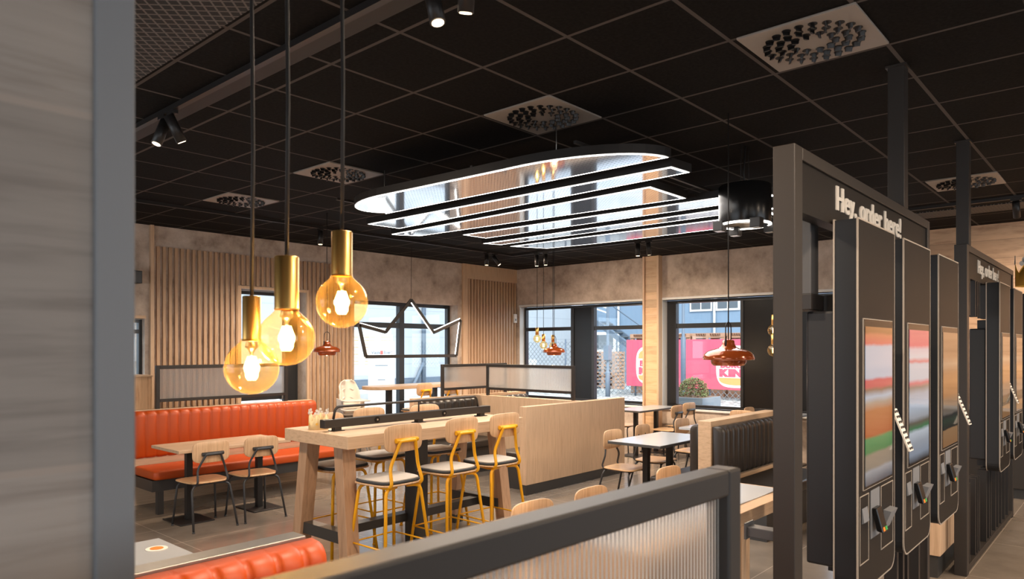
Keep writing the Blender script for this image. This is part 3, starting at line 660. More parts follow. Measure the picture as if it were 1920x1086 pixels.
# ---- globe pendants
def globe_pendant(u, d, zc, R, socket_r, socket_h, smat, label, watts):
    rr = (u-960)/F_PX*d
    x = d*math.cos(YAW)+rr*math.sin(YAW); y = d*math.sin(YAW)-rr*math.cos(YAW)
    t = thing('globe_pendant_lamp', label, 'pendant lamp', (x, y, zc), 0, 'amber globe pendants in the foreground')
    zt = R*1.06
    prof = [(R*math.sin(R_(a)), -R*math.cos(R_(a))) for a in range(0, 146, 6)]
    prof = [(max(.0003, r), z) for r, z in prof] + [(R*.50, R*.90), (R*.42, R*.985), (R*.385, R*1.10)]
    MB().lathe(prof, n=48).build('glass_globe', 'amber_glass', t)
    zs = R*1.08
    MB().lathe([(R*.42, zs-.004), (socket_r*1.02, zs-.004), (socket_r*1.02, zs), (socket_r, zs+.002), (socket_r, zs+socket_h-.002), (socket_r-.002, zs+socket_h), (.006, zs+socket_h)], n=40).build('socket_sleeve', smat, t)
    MB().lathe([(R*.2, zs-.006), (R*.24, R*.78), (R*.14, R*.70), (.004, R*.55), (.004, -R*.2)], n=14).build('stem', 'silver', t)
    f = MB()
    for k in range(8):
        a = 2*PI*k/8; c_, s_ = math.cos(a), math.sin(a)
        f.tube([(c_*R*.12, s_*R*.12, R*.42), (c_*R*.20, s_*R*.20, R*.2), (c_*R*.20, s_*R*.20, -R*.32), (c_*R*.12, s_*R*.12, -R*.45)], R*.038, 6)
    f.build('filament', 'filament', t)
    MB().tube([(0, 0, zs+socket_h-.01), (0.004, 0, zs+socket_h+.35), (-.004, .002, HC-zc-.3), (0, 0, HC-zc)], .0048, 8).build('cord', 'cord_black', t)
    MB().lathe([(.05, HC-zc), (.05, HC-zc-.02), (.005, HC-zc-.025)], n=20).build('ceiling_rose', 'black_metal', t)
    ld = bpy.data.lights.new('bulb', 'POINT'); ld.energy = watts; ld.shadow_soft_size = .02; ld.color = (1, .6, .28)
    lo = bpy.data.objects.new('bulb_light', ld); COL.objects.link(lo); lo.parent = t
    return t
def zpx(v, d): return 1.74-(v-651.4)/F_PX*d
globe_pendant(641, 1.73, zpx(567, 1.73), .0625, .025, .105, 'brass', 'right hand amber globe lamp, highest of the three, gold sleeve', 6)
globe_pendant(537.5, 1.62, zpx(634, 1.62), .0630, .027, .118, 'brass', 'middle amber globe lamp, largest, in front of the left one', 6)
globe_pendant(472, 1.72, zpx(690, 1.72), .0640, .0215, .105, 'brass', 'left amber globe lamp, lowest of the three', 6)

# ---- copper pendants
def copper_pendant(x, y, zb, R, label, watts=10):
    t = thing('copper_pendant_lamp', label, 'pendant lamp', (x, y, zb), 0, 'copper pendant lamps')
    k = R/.17
    out = [(.100, 0), (.112, .012), (.118, .030), (.116, .040), (.168, .040), (.171, .050), (.163, .074), (.143, .094), (.112, .108), (.072, .117), (.050, .130), (.042, .148), (.040, .168), (.030, .176), (.006, .178)]
    MB().lathe([(r*k, z*k) for r, z in out], n=44).build('shade', 'copper', t)
    MB().lathe([(r*k, z*k) for r, z in [(.098, .001), (.108, .014), (.110, .036), (.06, .08), (.01, .09)]], n=32).build('shade_lining', 'copper', t)
    a = MB()
    for sx in (-1, 1):
        a.tube([(sx*.042*k, 0, .12*k), (sx*.042*k, 0, .18*k)], .008*k, 8)
    h = [(-.042*k, 0, .15*k)]+[(-.042*k*math.cos(R_(q)), 0, (.25+.045*math.sin(R_(q)))*k) for q in range(0, 181, 20)]+[(.042*k, 0, .15*k)]
    a.tube(h, .004*k, 8); a.build('hanger', 'black_metal', t)
    MB().tube([(0, 0, .17*k), (0, 0, HC-zb)], .0042, 8).build('cord', 'cord_black', t)
    MB().lathe([(.03*k, .03*k), (.035*k, .01*k), (0.001, -.004)], n=14).build('bulb', 'bulb_core', t)
    ld = bpy.data.lights.new('bulb', 'POINT'); ld.energy = watts; ld.shadow_soft_size = .03; ld.color = (1, .7, .42)
    lo = bpy.data.objects.new('bulb_light', ld); COL.objects.link(lo); lo.parent = t; lo.location = (0, 0, -.03)
    return t
copper_pendant(4.58, 2.11, 1.615, .17, 'largest glossy copper pendant lamp, before the right window', 14)
copper_pendant(4.814, 7.224, 1.645, .16, 'copper pendant lamp left, hanging before the wall slats', 10)
copper_pendant(7.783, 6.147, 1.630, .155, 'copper pendant lamp in front of the middle window', 10)

def small_bulb(x, y, zc, R, label):
    t = thing('small_globe_pendant', label, 'pendant lamp', (x, y, zc), 0, 'small globe lamps')
    MB().lathe([(max(.0003, R*math.sin(R_(a))), -R*math.cos(R_(a))) for a in range(0, 151, 10)]+[(R*.4, R*1.05)], n=24).build('glass_globe', 'amber_glass', t)
    MB().lathe([(.016, R), (.024, R), (.024, R+.10), (.004, R+.10)], n=16).build('socket_sleeve', 'brass', t)
    MB().tube([(0, 0, R*.4), (0, 0, -R*.45)], R*.22, 8).build('filament', 'bulb_core', t)
    MB().tube([(0, 0, R+.1), (0, 0, HC-zc)], .004, 6).build('cord', 'cord_black', t)
    return t
small_bulb(7.62, 6.32, 1.86, .055, 'small globe lamp left of the far copper pendant, upper bulb')
small_bulb(7.70, 6.27, 1.77, .055, 'small globe lamp left of the far copper pendant, lower bulb')
small_bulb(7.85, 6.22, 1.76, .055, 'small globe lamp half hidden behind the far copper pendant')
small_bulb(7.144, 2.805, 1.91, .060, 'upper small globe lamp beside the near kiosk post')
small_bulb(7.10, 2.79, 1.71, .060, 'lower small globe lamp beside the near kiosk post')

# ---- crown shaped hanging light (plane Y=8.6)
t = thing('crown_shaped_light', 'crown shaped outline light hanging before the left window', 'hanging light', (7.3, 8.6, 1.60))
k = 8.6/8.5
P_ = [(-.97, -.003), (-1.13, .48), (-.57, .38), (-.10, .885), (.385, .39), (.965, .605), (.855, -.003)]
P_ = [(-.90, 0), (-1.02, .47), (-.535, .37), (-.03, .885), (.44, .38), (1.05, .60), (.95, 0)]
pts = [(a, 0, b) for a, b in P_]
fm = MB(); le = MB(); n = len(pts)
cen = Vector((0, 0, .3))
for i in range(n):
    a, b = Vector(pts[i]), Vector(pts[(i+1) % n]); fm.bar(a, b, .05, .022, (0, 1, 0))
    d = (b-a).normalized(); nn = d.cross(Vector((0, 1, 0)))
    if nn.dot(cen-(a+b)/2) < 0: nn = -nn
    if i in (1, 3, 4, 5): le.bar(a+nn*.013+d*.01, b+nn*.013-d*.01, .044, .008, (0, 1, 0))
fm.build('crown_frame', 'frame_metal', t); le.build('light_strip', 'led', t)
MB().tube([(-.03, 0, .89), (-.025, 0, HC-1.6)], .0035, 6).build('cord', 'cord_black', t)

# ================================================================== FURNITURE
def bench_legs(xs, y): pass
def ribbed_back(x0, x1, yf, yb, z0, z1, n, facing=-1, r=.05):
    """channelled upholstery along X; facing -1 means the soft side looks to -Y"""
    mb = MB(); k = 8; w = (x1-x0)/n; rows = []
    prof = []
    for a in range(0, 7):
        an = R_(a*15); prof.append((yf-facing*r*(1-math.sin(an)) if False else None, None))
    zz = [z0, z0+.012, z0+.035, (z0+z1)/2, z1-.06]+[z1-.06+.06*math.sin(R_(a)) for a in (20, 40, 60, 80, 90)]
    dy = [.030, .012, 0, 0, 0]+[.06*(1-math.cos(R_(a))) for a in (20, 40, 60, 80, 90)]
    cols = []
    for i in range(n):
        for j in range(k+(1 if i == n-1 else 0)):
            t_ = j/k; cols.append((x0+w*(i+t_), .020*(1-abs(math.sin(PI*t_))**.35)))
    V = []
    for cx, gr in cols:
        e = min(cx-x0, x1-cx); er = .05*(1-math.sqrt(max(0, 1-(1-min(1, e/.05))**2)))
        for z, d in zip(zz, dy): V.append((cx, yf-facing*min(d+gr+er, abs(yb-yf)-.006), z-gr*.4*(z > z1-.08)))
        V.append((cx, yb, z1-.004)); V.append((cx, yb, z0))
    m_ = len(zz)+2; F = []
    for c_ in range(len(cols)-1):
        for q in range(m_): F.append((c_*m_+q, c_*m_+(q+1) % m_, (c_+1)*m_+(q+1) % m_, (c_+1)*m_+q))
    F += [tuple(range(m_)), tuple((len(cols)-1)*m_+q for q in range(m_))]
    mb.add(V, F, True); return mb

# ---- left orange booth
t = thing('orange_booth_bench', 'long orange booth bench with channelled back beside the left wall', 'bench', (3.0, 7.6, 0))
def loc(mb_fn, *a): return mb_fn(*a)
ribbed_back(0, 2.28, .52, .66, .53, 1.04, 19, -1).build('backrest', 'orange_leather', t)
MB().box(0, .66, .0, 2.28, .74, 1.045).box(0, .56, .40, 2.28, .66, .54).build('wooden_backing', 'oak_x', t, .003)
MB().prism(rrect(2.36, .56, .05, 4, 1.18, .28), .36, .455, 2, True).build('seat', 'orange_leather', t, .022)
MB().box(.0, .05, .24, 2.34, .56, .355).build('seat_base', 'kick_black', t)
for x_ in (.05, 1.15, 2.24): MB().box(x_, .04, 0, x_+.06, .10, .24).build('leg', 'kick_black', t)
def divider_x(x0, x1, y, zt, label, mid=None, foot=1.045, zb=1.12):
    t = thing('divider_screen', label, 'divider screen', (x0, y, foot), 0, 'reeded divider screens'); w = x1-x0; H = zt-foot; B = zb-foot
    f = MB().box(0, -.02, 0, .04, .02, H).box(w-.04, -.02, 0, w, .02, H).box(.04, -.02, H-.04, w-.04, .02, H).box(.04, -.02, B, w-.04, .02, B+.035)
    f.build('frame', 'frame_metal', t, .003)
    MB().box(.04, -.006, B+.035, w-.04, .006, H-.04).build('reeded_glass', 'reeded_x', t); return t
divider_x(3.29, 4.93, 8.30, 1.535, 'reeded screen in dark frame above the orange booth bench')
t = thing('wooden_cabinet', 'bright oak cabinet side left of the screen above the orange booth', 'cabinet', (2.6, 8.55, 0))
MB().box(0, 0, .08, .75, .38, 1.40).build('cabinet_body', 'oak_ply', t, .003); MB().box(.02, .02, 0, .73, .36, .08).build('plinth', 'kick_black', t)
MB().box(-.02, -.01, 1.40, .76, .40, 1.42).build('cabinet_top', 'oak_x', t, .003)

# ---- table with two poles
def pole_table(x0, x1, y0, y1, zt, label, top='white_laminate', edge=None, poles=None, group='dining tables on poles', th=.03):
    cx, cy = (x0+x1)/2, (y0+y1)/2
    t = thing('dining_table', label, 'table', (cx, cy, 0), 0, group); w, h = x1-x0, y1-y0
    if edge:
        MB().box(-w/2, -h/2, zt-th, w/2, h/2, zt-.002).build('tabletop_edge', edge, t, .003)
        MB().box(-w/2+.004, -h/2+.004, zt-.006, w/2-.004, h/2-.004, zt).build('tabletop', top, t)
    else: MB().box(-w/2, -h/2, zt-th, w/2, h/2, zt).build('tabletop', top, t, .003)
    for px_ in (poles or (-w*.28, w*.28)):
        MB().box(px_-.03, -.03, .012, px_+.03, .03, zt-th-.006).build('pole', 'black_metal', t, .002)
        MB().box(px_-.17, -.21, 0, px_+.17, .21, .012).build('base_plate', 'black_metal', t, .003)
        MB().box(px_-.15, -.15, zt-th-.006, px_+.15, .15, zt-th).build('top_bracket', 'black_metal', t)
    return t
pole_table(2.93, 4.12, 6.86, 7.50, .75, 'oak table in front of the orange booth bench', 'oak_x', None, (-.36, .40))

# ---- chairs
def soft_plate(w, h, th, r, top=0, curve=0, axis='seat', wfront=None):
    """rounded plywood plate; seat lies in XY, back stands in XZ with curve along y"""
    mb = MB(); n = 40; out = []
    for k in range(n):
        a = 2*PI*k/n; c_, s_ = math.cos(a), math.sin(a); e = 2/4.4
        px_ = abs(c_)**e*math.copysign(1, c_)*w/2; py_ = abs(s_)**e*math.copysign(1, s_)*h/2
        if wfront: px_ *= 1+wfront*(py_/(h/2))
        out.append((px_, py_))
    rings = [(1.0, 0), (1.0, th*.999)]; V = []; F = []
    lv = [(.97, -th/2), (1.0, -th*.3), (1.0, th*.3), (.97, th/2), (.6, th/2), (.25, th/2)]
    lv = [(.25, -th/2), (.6, -th/2)]+lv
    for s_, o in lv:
        for x_, y_ in out:
            X_, Y_ = x_*s_, y_*s_
            if axis == 'seat': V.append((X_, Y_, o-top*.5*(1-min(1, (X_*X_+Y_*Y_)/(w*w/4)))))
            else: V.append((X_, o+curve*(X_/(w/2))**2, Y_))
    for i in range(len(lv)-1):
        for k in range(n): F.append((i*n+k, i*n+(k+1) % n, (i+1)*n+(k+1) % n, (i+1)*n+k))
    F += [tuple(range(n))[::-1], tuple((len(lv)-1)*n+k for k in range(n))]
    return mb.add(V, F, True)
def make_chair(name, high, metal, label):
    t = thing(name, label, 'bar stool' if high else 'chair')
    zs = .725 if high else .445; r = .0130 if high else .0105
    sp_ = .235 if high else .215                      # foot spread
    st = soft_plate(.42, .40, .014, .1, .012, 0, 'seat', .06)
    seat = st.build('seat', 'oak_ply' if high else 'ply_seat', t, loc=(0, .01, zs))
    if high:
        cu = soft_plate(.405, .385, .020, .1, .0, 0, 'seat', .06); cu.build('cushion_base', 'cushion_side', t, loc=(0, .01, zs+.018))
        cu = soft_plate(.385, .365, .012, .1, -.006, 0, 'seat', .06); cu.build('cushion_pad', 'cushion_grey', t, loc=(0, .01, zs+.031))
    zl = zs-.02
    for sx in (-1, 1):
        for sy in (-1, 1):
            top = (sx*.05, sy*.135, zl)
            kn = (sx*(.165 if high else .185), sy*.155, zl-.005)
            ft = (sx*sp_, sy*(.23 if high else (.26 if sy < 0 else .20)), 0.006)
            MB().tube(arc([top, kn, ft], .06 if high else .09, 6), r, 8).tube([(ft[0], ft[1], 0), (ft[0], ft[1], .012)], r*1.3, 8).build('leg', metal, t)
    zb = 1.05 if high else .715
    # back support: a bent hoop from under the seat, kinked, up to the bracket
    L_ = []
    for sx in (-1, 1):
        L_.append([(sx*.10, .10, zl-.004), (sx*.135, -.10, zl-.004), (sx*.15, -.205, zl+.02), (sx*.135, -.165, zl+.15), (sx*.075, -.205, zb-.01), (sx*.07, -.208, zb)])
    path = L_[0]+L_[1][::-1]
    MB().tube(arc(path, .04, 5), r, 8).build('back_support', metal, t)
    MB().tube([(-.105, -.196, zb+.004), (.105, -.196, zb+.004)], .017, 10).box(-.10, -.20, zb-.014, .10, -.180, zb+.02).build('back_bracket', metal, t)
    soft_plate(.365, .205, .013, .1, 0, .022, 'back').build('backrest', 'oak_ply', t, loc=(0, -.178, zb+.02))
    rv = MB()
    for sx in (-1, 1): rv.cyl((sx*.085, -.160, zb+.01), (sx*.085, -.166, zb+.01), .007, 8)
    rv.build('rivets', 'silver' if high else 'chair_black', t)
    if high:
        z1 = .27; q = .235-(.235-.165)*(z1/zl); q2 = .23-(.23-.155)*(z1/zl)
        for (a, b) in (((-q, -q2), (q, -q2)), ((q, -q2), (q, q2)), ((q, q2), (-q, q2)), ((-q, q2), (-q, -q2))):
            MB().tube([(a[0], a[1], z1), (b[0], b[1], z1)], .0065, 6).build('footrest', metal, t)
    else:
        for q in (-.14, .14): MB().tube([(-.16, q, zl), (.16, q, zl)], .008, 6).build('seat_rail', metal, t)
    return t
stool = make_chair('bar_stool', True, 'yellow_metal', 's'); su = [False]
for x, y, rz, lab, g in (
    (3.40, 4.27, .02, 'yellow bar stool at the near side of the high table, leftmost', 'yellow stools at the near side of the high table'),
    (4.03, 4.29, .0, 'yellow bar stool at the near side of the high table, middle one', 'yellow stools at the near side of the high table'),
    (4.55, 4.29, -.03, 'yellow bar stool at the near side of the high table, nearest the oak partition', 'yellow stools at the near side of the high table'),
    (3.52, 5.12, PI+.05, 'yellow bar stool at the far side of the high table, behind the paper crown end', 'yellow stools at the far side of the high table'),
    (4.10, 5.30, PI, 'yellow bar stool at the far side of the high table, middle one', 'yellow stools at the far side of the high table'),
    (4.68, 5.18, PI-.05, 'yellow bar stool at the far side of the high table, beside the dark booth', 'yellow stools at the far side of the high table'),
    (7.50, 8.72, .1, 'far yellow bar stool at the window counter, left one', 'yellow stools at the window counter'),
    (8.10, 8.70, -.1, 'far yellow bar stool at the window counter, cut by the divider frame', 'yellow stools at the window counter')):
    place(stool, su, (x, y, 0), rz, lab, g)
chair = make_chair('dining_chair', False, 'chair_black', 's'); cu = [False]
for x, y, rz, lab, g in (
    (3.18, 6.88, .0, 'oak chair with black frame at the oak table, left of two', 'chairs at the left oak table'),
    (3.70, 6.86, -.05, 'oak chair with black frame at the oak table, right of two', 'chairs at the left oak table'),
    (3.18, 2.52, PI-.05, 'oak chair back showing above the foreground rail, leftmost of three', 'chairs behind the foreground rail'),
    (3.75, 2.50, PI, 'oak chair back showing above the foreground rail, middle of three', 'chairs behind the foreground rail'),
    (4.78, 2.52, PI, 'oak chair back showing above the foreground rail, near the white table', 'chairs behind the foreground rail'),
    (6.53, 4.18, PI, 'oak chair left of the grey edged table, next to the partition end', 'chairs at the grey edged tables'),
    (7.22, 4.22, PI+.08, 'oak chair behind the grey edged table, under its far edge', 'chairs at the grey edged tables'),
    (8.16, 4.22, PI, 'oak chair half hidden behind the dark booth partition', 'chairs at the grey edged tables'),
    (9.98, 5.60, .0, 'oak chair by the window sill, left of two seen from behind', 'chairs at the window tables'),
    (10.62, 5.72, -.1, 'oak chair by the window sill, right of two seen from behind', 'chairs at the window tables'),
    (10.15, 6.50, PI, 'oak chair behind the window table next to the partition edge', 'chairs at the window tables'),
    (10.35, 4.28, PI, 'oak chair by the black window panel, right above the dark booth', 'chairs at the window tables'),
    (9.62, 4.30, PI/2, 'oak chair seen edge on, left of the chair at the black window panel', 'chairs at the window tables'),
    (9.75, 7.60, -PI/2, 'distant oak chair under the far window, right of two', 'chairs under the far window'),
    (9.60, 8.25, -PI/2, 'distant oak chair under the far window, left of two', 'chairs under the far window')):
    place(chair, cu, (x, y, 0), rz, lab, g)

# ---- high communal table
t = thing('high_table', 'long high oak table on splayed legs with yellow stools', 'table', (3.09, 4.37, 0))
MB().box(0, 0, .985, 1.97, .87, 1.08).build('tabletop', 'oak_x', t, .003)
for x_ in (.11, 1.80):
    for yt, yb_ in ((.20, .10), (.67, .78)):
        xo = -.02 if x_ < 1 else .03
        MB().hexa([(x_+xo-.055, yb_-.055, 0.06), (x_+xo+.055, yb_-.055, .06), (x_+xo+.055, yb_+.055, .06), (x_+xo-.055, yb_+.055, .06)],
                  [(x_-.06, yt-.055, .985), (x_+.06, yt-.055, .985), (x_+.06, yt+.055, .985), (x_-.06, yt+.055, .985)]).build('leg', 'oak_leg', t, .003)
        MB().box(x_+xo-.057, yb_-.057, 0, x_+xo+.057, yb_+.057, .085).build('foot_cap', 'kick_black', t)
    MB().box(x_-.045, .13, .24, x_+.045, .75, .33).build('end_stretcher', 'kick_black', t, .002)
MB().box(.16, .38, .24, 1.76, .48, .31).build('long_stretcher', 'kick_black', t, .002)
MB().box(.88, .27, 0, 1.02, .41, .985).build('centre_column', 'kick_black', t, .003)
t = thing('power_rail', 'dark power rail with sockets and hand rail on the high table', 'power rail', (3.13, 4.76, 1.08))
MB().box(0, -.035, .03, 1.86, .035, .095).build('beam', 'frame_metal', t, .003)
for x_ in (.13, .98, 1.76): MB().box(x_-.03, -.025, .006, x_+.03, .025, .03).box(x_-.05, -.04, 0, x_+.05, .04, .006).build('foot', 'frame_metal', t)
MB().tube(arc([(.10, 0, .09), (.12, 0, .19), (1.70, 0, .19), (1.72, 0, .09)], .05, 6), .0105, 10).cyl((.98, 0, .09), (.98, 0, .19), .007, 8).build('hand_rail', 'frame_metal', t)
for x_ in (.50, 1.25):
    s_ = MB().cyl((x_, -.036, .064), (x_, -.041, .064), .024, 20).build('socket', 'black_gloss', t); MB().cyl((x_, -.0415, .064), (x_, -.044, .064), .008, 10).build('socket_hole', 'silver', s_)
def crown(x, y, z, R, H, label, mats, rz=0, tilt=0, front=True):
    t = thing('paper_crown', label, 'paper crown', (x, y, z), rz); t.rotation_euler = (tilt, 0, rz)
    n = 72; V = []; peaks = 6
    for k in range(n):
        a = 2*PI*k/n; u_ = (k*peaks/n) % 1; h_ = H*(.40+.38*(1-abs(2*u_-1))**1.1)
        V += [(R*math.cos(a), R*math.sin(a), 0), (R*math.cos(a), R*math.sin(a), h_)]
    mb = MB(); mb.add(V, [(2*k, 2*((k+1) % n), 2*((k+1) % n)+1, 2*k+1) for k in range(n)], True)
    b = mb.build('band', mats[0], t); s_ = b.modifiers.new('thick', 'SOLIDIFY'); s_.thickness = .0015
    for p in range(peaks):
        a = 2*PI*(p+.5)/peaks; cx, cy = R*math.cos(a), R*math.sin(a); d = MB(); nx, ny = math.cos(a), math.sin(a)
        for ox, oz, rr in ((-.011, .80, .010), (.011, .80, .010), (0, .93, .011)):
            px_, py_ = cx-ny*ox*R/.075, cy+nx*ox*R/.075
            d.cyl((px_, py_, H*oz), (px_+nx*.002, py_+ny*.002, H*oz), rr*R/.075, 12)
        d.build('clover_tip', mats[1], t)
    d = MB(); 
    for p in range(peaks):
        a = 2*PI*(p+.5)/peaks; d.cyl((R*math.cos(a), R*math.sin(a), H*.28), ((R+.002)*math.cos(a), (R+.002)*math.sin(a), H*.28), .010, 10)
    d.build('printed_gems', mats[2], t)
    return t
crown(3.24, 4.98, 1.08, .078, .165, 'gold paper crown on the left end of the high table', ('paper_pale', 'paper_white', 'paper_gold'), .3)

# ---- oak partitions of the dark booth
def partition(x0, y0, x1, y1, z, label, kick=.12, m_='oak'):
    t = thing('booth_partition', label, 'partition', (x0, y0, 0), 0, 'oak booth partitions'); w, h = x1-x0, y1-y0
    MB().box(0, 0, kick, w, h, z).build('panel', m_, t, .003)
    MB().box(.004, .004, 0, w-.004, h-.004, kick).build('plinth', 'kick_black', t); return t
partition(6.31, 5.40, 8.42, 5.50, 1.04, 'long low oak partition with dark plinth right of the high table')
partition(7.50, 5.50, 7.60, 7.45, 1.035, 'oak partition joining behind the long one, under the glass screen')
partition(6.35, 7.45, 8.70, 7.55, 1.035, 'far oak partition behind the dark booth bench')
def booth(x0, x1, y0, y1, name, label, facing, mt='black_leather', nrib=10, seatz=.45, back_top=1.0):
    """bench along X; back at y1 if facing -1 else at y0"""
    t = thing(name, label, 'bench', (x0, y0, 0), 0, 'dark booth benches'); w, h = x1-x0, y1-y0
    if facing < 0:
        ribbed_back(0, w, h-.11, h-.005, .52, back_top, nrib, -1).build('backrest', mt, t); ys = (0, h-.03)
    else:
        ribbed_back(0, w, .11, .005, .52, back_top, nrib, 1).build('backrest', mt, t); ys = (.03, h)
    MB().prism(rrect(w-.02, ys[1]-ys[0], .04, 4, w/2, (ys[0]+ys[1])/2), seatz-.10, seatz, 2, True).build('seat', mt, t, .02)
    MB().box(.03, ys[0]+.06, .0, w-.03, ys[1]-.06, seatz-.10).build('seat_base', 'kick_black', t)
    return t
booth(6.42, 7.48, 6.85, 7.44, 'booth_bench', 'dark booth bench beyond the right end of the high table', -1, nrib=8)
booth(6.50, 7.48, 5.51, 6.05, 'booth_bench', 'dark booth bench hidden behind the long oak partition', 1, nrib=8)
booth(7.62, 8.66, 6.88, 7.44, 'booth_bench', 'far dark booth bench seen under the glass screen', -1, nrib=8)
divider_x(6.90, 8.28, 7.50, 1.495, 'reeded screen on the far oak partition, facing the high table', foot=1.035, zb=1.12)
t = thing('divider_screen', 'reeded screen running right from the dark booth corner', 'divider screen', (7.55, 5.62, 1.035))
H = .46; w = 1.60
MB().box(-.02, 0, 0, .02, .04, H).box(-.02, w-.04, 0, .02, w, H).box(-.02, .04, H-.04, .02, w-.04, H).box(-.02, .04, .085, .02, w-.04, .12).build('frame', 'frame_metal', t, .003)
MB().box(-.006, .04, .12, .006, w-.04, H-.04).build('reeded_glass', 'reeded_y', t)

# ---- window counter and high chairs
t = thing('window_counter_table', 'high oak counter table with rounded corner before the left window', 'table', (6.92, 9.0, 0))
MB().prism(rrect(2.2, .55, .22, 8, 1.1, .275), 1.055, 1.11, 2, True).build('tabletop', 'oak_x', t, .004)
for x_ in (.45, 1.45): MB().box(x_-.04, .24, .01, x_+.04, .32, 1.055).box(x_-.2, .08, 0, x_+.2, .48, .012).build('pole', 'black_metal', t)
def high_chair(x, y, rz, label):
    t = thing('high_chair', label, 'high chair', (x, y, 0), rz, 'white high chairs')
    mb = MB(); V = []; n = 14; rows = [(.50, .15, .02), (.60, .165, -.10), (.72, .165, -.13), (.82, .16, -.135), (.90, .145, -.14), (.96, .115, -.143), (.995, .06, -.145)]
    for z_, w_, y_ in rows:
        for k in range(n+1):
            a = -1+2*k/n; V.append((w_*a, y_+.12*(abs(a)**2.2)*(1 if z_ < .85 else .45), z_))
    F = [(i*(n+1)+k, i*(n+1)+k+1, (i+1)*(n+1)+k+1, (i+1)*(n+1)+k) for i in range(len(rows)-1) for k in range(n)]
    o = mb.add(V, F, True).build('seat_shell', 'plastic_white', t); s_ = o.modifiers.new('s', 'SOLIDIFY'); s_.thickness = .012
    MB().prism(rrect(.34, .30, .08, 6, 0, .03), .48, .51, 2, True).build('seat_pan', 'plastic_white', t, .005)
    MB().prism(rrect(.40, .26, .06, 6, 0, .22), .685, .705, 2, True).build('tray', 'plastic_white', t, .005)
    for s1 in (-1, 1):
        MB().prism([(-.09, .50), (.16, .50), (.14, .70), (-.12, .72)], s1*.165-.006, s1*.165+.006, 0).build('side_wing', 'plastic_white', t, .003)
        for s2 in (-1, 1): MB().tube([(s1*.13, s2*.10+.03, .49), (s1*.24, s2*.22+.03, .0)], [.016, .012], 8).build('leg', 'silver', t)
    return t
hc0 = high_chair(6.30, 8.85, PI-.25, 'lowest of the stacked white high chairs before the wall slats')
for k, nm in ((1, 'middle one'), (2, 'topmost')):
    c = copy_tree(hc0); c.location.z = .13*k; c['label'] = nm+' of the stacked white high chairs before the wall slats'

# ---- tables on the right
E1 = 'table_edge'
pole_table(6.28, 7.40, 3.61, 4.24, .75, 'white table with dark edge beside the long oak partition', 'white_laminate', E1, (-.30, .19))
pole_table(7.95, 9.05, 3.70, 4.31, .75, 'white table half hidden behind the dark booth', 'white_laminate', None, (-.3, .3))
pole_table(9.52, 10.72, 5.82, 6.32, .75, 'small pale table under the pine pillar', 'grey_laminate', E1, (-.33, .30))
pole_table(9.15, 9.75, 7.62, 8.42, .75, 'small distant table under the far window', 'grey_laminate', E1, (0.0,))
pole_table(9.75, 10.85, 3.70, 4.15, .75, 'table by the black window panel behind the booth', 'grey_laminate', E1)
# ---- double sided dark booth
t = thing('booth_partition', 'oak booth partition between two dark upholstered benches', 'partition', (6.18, 3.02, 0))
MB().box(0, 0, 0.1, 1.60, .13, 1.045).build('panel', 'oak_x', t, .003); MB().box(.01, .01, 0, 1.59, .12, .1).build('plinth', 'kick_black', t)
booth(6.20, 7.74, 2.45, 3.015, 'booth_bench', 'dark brown leather booth with channelled back, facing the kiosks', -1, nrib=14, back_top=1.0)
booth(6.20, 7.74, 3.155, 3.70, 'booth_bench', 'dark booth bench on the window side of the oak booth partition', 1, nrib=14, back_top=1.0)

# ---- white topped table behind the foreground rail
t = thing('panel_leg_table', 'white topped oak table with panel leg behind the near kiosk post', 'table', (2.95, 1.80, 0))
MB().box(0, 0, .665, 2.05, .68, .745).build('tabletop_frame', 'oak_x', t, .003)
MB().box(.0, .10, .745, 2.0, .66, .752).build('white_top', 'white_laminate', t, .002)
MB().box(1.14, 0, 0, 1.205, .68, .665).build('panel_leg', 'oak', t, .003)
MB().box(0, .0, 0, .065, .68, .665).build('panel_leg', 'oak', t, .003)
MB().box(1.205, .34, 0, 2.05, .38, .665).build('inner_panel', 'oak_ply', t)
# ---- wooden base box near kiosks
t = thing('wooden_base_cabinet', 'oak base cabinet with dark plinth showing below the third kiosk', 'cabinet', (6.0, 1.14, 0))
MB().box(.10, 0, .17, 1.1, .55, .62).build('cabinet_body', 'oak', t, .003); MB().box(.12, .02, 0, 1.08, .53, .17).build('plinth', 'kick_black', t)
t = thing('service_counter', 'dark low service counter under the far planked wall', 'counter', (9.9, -.6, 0))
MB().box(0, 0, .12, .9, 2.2, 1.0).build('counter_body', 'frame_metal', t, .004); MB().box(-.03, -.03, 1.0, .93, 2.23, 1.04).build('counter_top', 'steel', t, .003)
MB().box(.05, .02, 0, .85, 2.18, .12).build('plinth', 'kick_black', t)

# ---- foreground divider, its partition and the near orange booth
ang = -R_(2.0)
t = thing('divider_screen', 'large blurred dark framed reeded screen crossing the foreground', 'divider screen', (1.362, .604, 1.04), ang)
t.location = (1.362, .600, 1.04)
H = 1.5-1.04; wd = 1.25
MB().box(-.05, -.0, 0, 0, .055, H).box(-wd, 0, 0, -wd+.05, .055, H).box(-wd+.05, 0, H-.05, -.05, .055, H).box(-wd+.05, 0, .06, -.05, .055, .10).build('frame', 'frame_metal', t, .005)
MB().box(-wd+.05, .022, .10, -.05, .033, H-.05).build('reeded_glass', 'reeded_x', t)
t = thing('booth_partition', 'oak partition carrying the foreground screen', 'partition', (1.40, .56, 0), ang)
MB().box(-1.35, 0, .1, 0, .12, 1.04).build('panel', 'oak', t, .003); MB().box(-1.33, .01, 0, -.01, .11, .1).build('plinth', 'kick_black', t)

